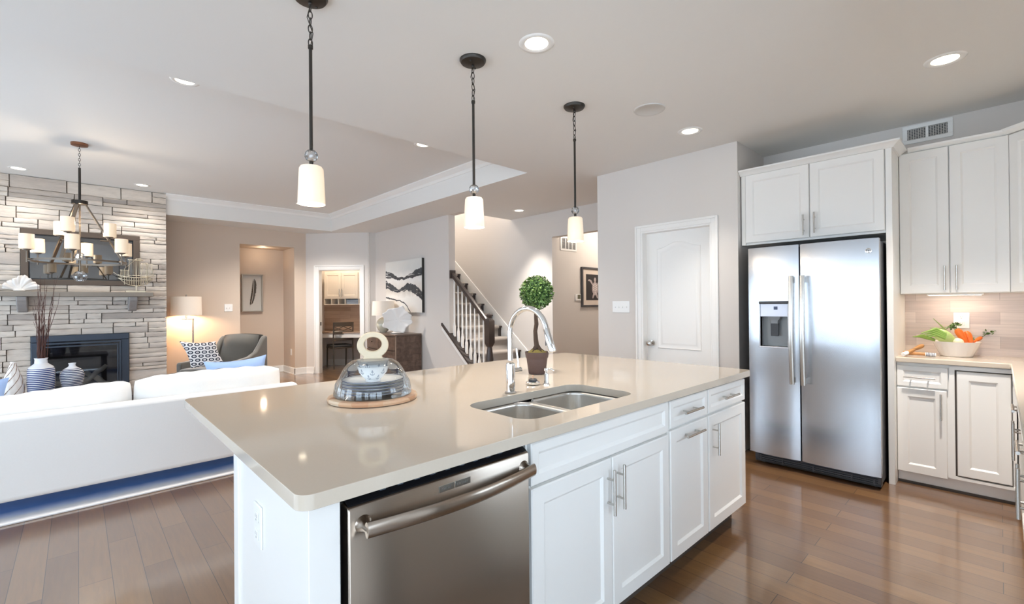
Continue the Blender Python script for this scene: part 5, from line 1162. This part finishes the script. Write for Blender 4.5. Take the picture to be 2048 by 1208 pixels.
def ring_fabric():
    m, N, L, b = new('navy ring fabric'); tc = N.new('ShaderNodeTexCoord'); sp = N.new('ShaderNodeSeparateXYZ'); L.new(tc.outputs['Generated'], sp.inputs[0])
    x = mathn(N, L, 'MULTIPLY', sp.outputs[0], 7.); y = mathn(N, L, 'MULTIPLY', sp.outputs[2], 7.5)
    off = mathn(N, L, 'MULTIPLY', mathn(N, L, 'MODULO', mathn(N, L, 'FLOOR', y), 2.), .5)
    fxx = mathn(N, L, 'SUBTRACT', mathn(N, L, 'FRACT', mathn(N, L, 'ADD', x, off)), .5); fyy = mathn(N, L, 'SUBTRACT', mathn(N, L, 'FRACT', y), .5)
    d = mathn(N, L, 'SQRT', mathn(N, L, 'ADD', mathn(N, L, 'MULTIPLY', fxx, fxx), mathn(N, L, 'MULTIPLY', fyy, fyy)))
    L.new(ramp(N, L, d, [(0, '3a4152'), (.06, 'eceaea'), (.2, '2b3142'), (.4, 'eceaea')], True), b.inputs['Base Color']); b.inputs['Roughness'].default_value = .8; return m
pillow('throw_pillow', (1.255, 7.5, .665), (.95, -.25, -.05), (-.3, .2, .92), .42, .40, .15, ring_fabric(), 'navy and white ring-patterned pillow on the grey armchair', group='patterned pillow')
M_blue = mat('sky blue linen', '9db9e6', .8, noise=.05, nscale=120)
# ------------------------------------------------------------------ sofa
M_sofa = mat('white sofa linen', 'f1f0ee', .85, noise=.02, nscale=90, sheen=.2)
so = thing('sofa', (.3, 4.7, 0), 'long white sofa seen from behind with loose back cushions', 'sofa')
SLX, SRX, SBY = -1.0, 1.40, 4.2
def rb(mb, x0, x1, y0, y1, z0, z1): mb.box(x0, x1, y0, y1, z0, z1); return mb
rb(MB(), SLX, SRX, SBY, SBY+.12, .125, .655).build('back_frame', M_sofa, so, bevel=.03, bseg=4)
rb(MB(), SLX+.15, SRX-.15, SBY+.1, 5.08, .125, .32).build('seat_frame', M_sofa, so, bevel=.02, bseg=3)
for x0, x1 in ((SLX, SLX+.16), (SRX-.16, SRX)):
    mb = MB(); mb.prism([(SBY+.02, .125), (SBY+.02, .64), (SBY+.2, .615), (SBY+.5, .575), (5.08, .555), (5.1, .54), (5.1, .125)], lambda a, b, t: (t, a, b), x0, x1); mb.build('arm', M_sofa, so, bevel=.025, bseg=4)
for x0, x1 in ((SLX+.16, .19), (.2, SRX-.16)): rb(MB(), x0, x1, SBY+.3, 5.08, .32, .45).build('seat_cushion', M_sofa, so, bevel=.045, bseg=4)
def bcush(x0, x1, seed, sag=0):
    q = random.Random(seed); ph = q.uniform(0, 6)
    mb = MB(); zc, hh = .605, .19; N_ = 26
    for sg in (1, -1):
        def fn(i, j):
            a, b = (i-.5)*2, (j-.5)*2; d = ((1-abs(a)**6)*(1-abs(b)**4))**.5
            wr = .006*math.sin(9*a+ph)*math.sin(3*b)+.004*math.sin(21*a+2*ph)
            xx = (x0+x1)/2-sg*a*(x1-x0)/2*(1-.02*b**4); zz = zc-.022*abs(a)**10*(b > 0)*b-sag*max(0., (x1-xx)/(x1-x0))**.8*(b+1)/2+b*hh*(1-.035*abs(a)**6)+(.014*math.cos(a*1.4)+wr if b > 0 else 0)*abs(b)
            return Vector((xx, SBY+.235-sg*d*(.105+wr), zz))
        mb.grid(N_, N_, fn)
    mb.build('back_cushion', M_sofa, so, angle=75)
bcush(-.72, .292, 1, .075); bcush(.302, 1.318, 2)
for x in (SLX+.1, SRX-.1):
    for y in (SBY+.08, 5.0): rb(MB(), x-.03, x+.03, y-.03, y+.03, .018, .125).build('leg', M_darkwood, so)
pillow('throw_pillow', (1.03, 4.625, .665), (1, -.02, .045), (-.02, .22, .97), .49, .41, .13, M_blue, 'sky blue lumbar pillow with white piping at the right end of the sofa')
pillow('throw_pillow', (-.56, 4.625, .655), (1, 0, -.02), (0, .22, .97), .44, .41, .13, M_blue, 'sky blue pillow cut by the left edge of the photo')
# ------------------------------------------------------------------ rug, table, vases
def rug_mat():  # the ramp paints the sofa's bluish shade into the rug colour
    m, N, L, b = new('rug with painted shade'); tc = N.new('ShaderNodeTexCoord'); sp = N.new('ShaderNodeSeparateXYZ'); L.new(tc.outputs['Object'], sp.inputs[0])
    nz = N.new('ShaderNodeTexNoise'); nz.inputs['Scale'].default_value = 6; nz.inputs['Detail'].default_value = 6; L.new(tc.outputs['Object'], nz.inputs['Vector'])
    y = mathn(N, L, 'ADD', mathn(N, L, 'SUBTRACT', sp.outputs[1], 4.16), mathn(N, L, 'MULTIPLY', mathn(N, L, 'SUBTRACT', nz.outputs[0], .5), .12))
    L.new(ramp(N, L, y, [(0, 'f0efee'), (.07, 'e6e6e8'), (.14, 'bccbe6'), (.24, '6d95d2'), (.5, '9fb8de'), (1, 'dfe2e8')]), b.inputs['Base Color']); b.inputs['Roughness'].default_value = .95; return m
mb = MB(); mb.box(-1.6, 1.3, 4.16, 7.1, 0, .016); tag(mb.build('area_rug', rug_mat(), bevel=.006), 'ivory rug beneath the white sofa, bluish sofa shade painted in', 'rug')
ctb = thing('coffee_table', (-.2, 5.95, 0), 'low table behind the sofa carrying the striped vases', 'table')
CTZ = .5
mb = MB(); mb.box(-.75, .4, 5.6, 6.3, CTZ-.04, CTZ); mb.build('table_top', M_darkwood, ctb, bevel=.005)
for x in (-.7, .35):
    for y in (5.65, 6.25): mb = MB(); mb.box(x-.03, x+.03, y-.03, y+.03, .016, CTZ-.04); mb.build('leg', M_darkwood, ctb)
def stripe_mat(name, c1, c2, k, wob=.004, dark_from=0):
    m, N, L, b = new(name); tc = N.new('ShaderNodeTexCoord'); sp = N.new('ShaderNodeSeparateXYZ'); L.new(tc.outputs['Object'], sp.inputs[0])
    nz = N.new('ShaderNodeTexNoise'); nz.inputs['Scale'].default_value = 14; L.new(tc.outputs['Object'], nz.inputs['Vector'])
    z = mathn(N, L, 'MULTIPLY_ADD', nz.outputs[0], wob, sp.outputs[2]); f_ = mathn(N, L, 'FRACT', mathn(N, L, 'MULTIPLY', z, k))
    L.new(ramp(N, L, f_, [(0, c1), (.3, c1), (.38, c2), (.92, c2), (1, c1)]), b.inputs['Base Color']); b.inputs['Roughness'].default_value = .2
    bp = N.new('ShaderNodeBump'); bp.inputs['Strength'].default_value = .6; bp.inputs['Distance'].default_value = .004; L.new(f_, bp.inputs['Height']); L.new(bp.outputs[0], b.inputs['Normal']); return m
M_vneck = mat('white glaze', 'dfe1e6', .2)
VX, VY = -.238, 5.9
tvz = thing('striped_vase', (VX, VY, CTZ), 'tall blue and white striped vase holding dark twigs', 'vase'); o = Vector((VX, VY, CTZ))
mb = MB(); mb.lathe([(.07, 0), (.076, .004), (.088, .07), (.092, .16), (.09, .27), (.086, .285)], o, 48); mb.build('body', stripe_mat('blue stripes', 'e9ecf2', '2c3c78', 62), tvz)
mb = MB(); mb.lathe([(.086, .284), (.079, .298), (.055, .318), (.043, .33), (.041, .362), (.046, .376), (.042, .376), (.037, .36), (.037, .33)], o, 48); mb.build('neck', M_vneck, tvz)
tw = MB(); q = random.Random(8); M_twig = mat('twigs', '54342c', .8)
bt = thing('branch_bundle', o+Vector((0, 0, .3)), 'bundle of thin dark red twigs rising from the tall striped vase', 'branches')
for i in range(34):
    a = q.uniform(0, 6.28); r = q.uniform(.005, .028); b0 = o+Vector((r*math.cos(a), r*math.sin(a), .12)); ln = q.uniform(.55, 1.0)
    sx = q.gauss(.03, .055); sy = q.gauss(0, .04); P = [b0]
    for k in range(1, 9):
        t = k/8; P.append(b0+Vector((sx*t**1.6+q.uniform(-.008, .008), sy*t**1.6+q.uniform(-.008, .008), ln*t)))
    mb = MB(); mb.tube(P, 0, 5, radii=[.0034-.0024*k/8 for k in range(9)]); mb.build('twig', M_twig, bt)
svx = -.037; sv = thing('striped_vase', (svx, VY, CTZ), 'short rounded blue and white striped vase with a narrow neck', 'vase'); o = Vector((svx, VY, CTZ))
mb = MB(); mb.lathe([(.05, 0), (.054, .004), (.06, .06), (.078, .14), (.086, .2), (.078, .235), (.055, .262)], o, 48); mb.build('body', stripe_mat('thin stripes', 'eceef2', '3b4260', 66, .01), sv)
mb = MB(); mb.lathe([(.055, .261), (.034, .275), (.024, .285), (.023, .3), (.028, .312), (.024, .312), (.018, .298)], o, 40); mb.build('neck', M_vneck, sv)
wv = thing('textured_vase', (-.41, VY, CTZ), 'white pointed vase with raised diagonal brown ribs, leftmost of the vases', 'vase'); o = Vector((-.41, VY, CTZ))
def rib(a, i): return 1+.035*math.sin(10*a+i*.9)
prof = [(.05, 0), (.064, .03), (.072, .08), (.07, .14), (.058, .2), (.045, .25), (.03, .3), (.018, .34), (.015, .36)]
fine = []
for (r0, z0), (r1, z1) in zip(prof, prof[1:]):
    for k in range(4): fine.append((r0+(r1-r0)*k/4, z0+(z1-z0)*k/4))
fine.append(prof[-1])
mb = MB(); mb.lathe(fine, o, 60, fn=lambda a, i: 1+.03*math.sin(9*a+i*.55)); mb.build('body', mat('matte white', 'e8e4e0', .35), wv)
mb = MB()
for s in range(7):
    P = []
    for i in range(0, 30): r, z_ = fine[i]; a = 2*math.pi*s/7+i*.16; P.append(o+Vector((r*1.02*math.cos(a), r*1.02*math.sin(a), z_)))
    mb.tube(P, .0025, 5)
mb.build('ribs', mat('brown rib', '8f7765', .6), wv)
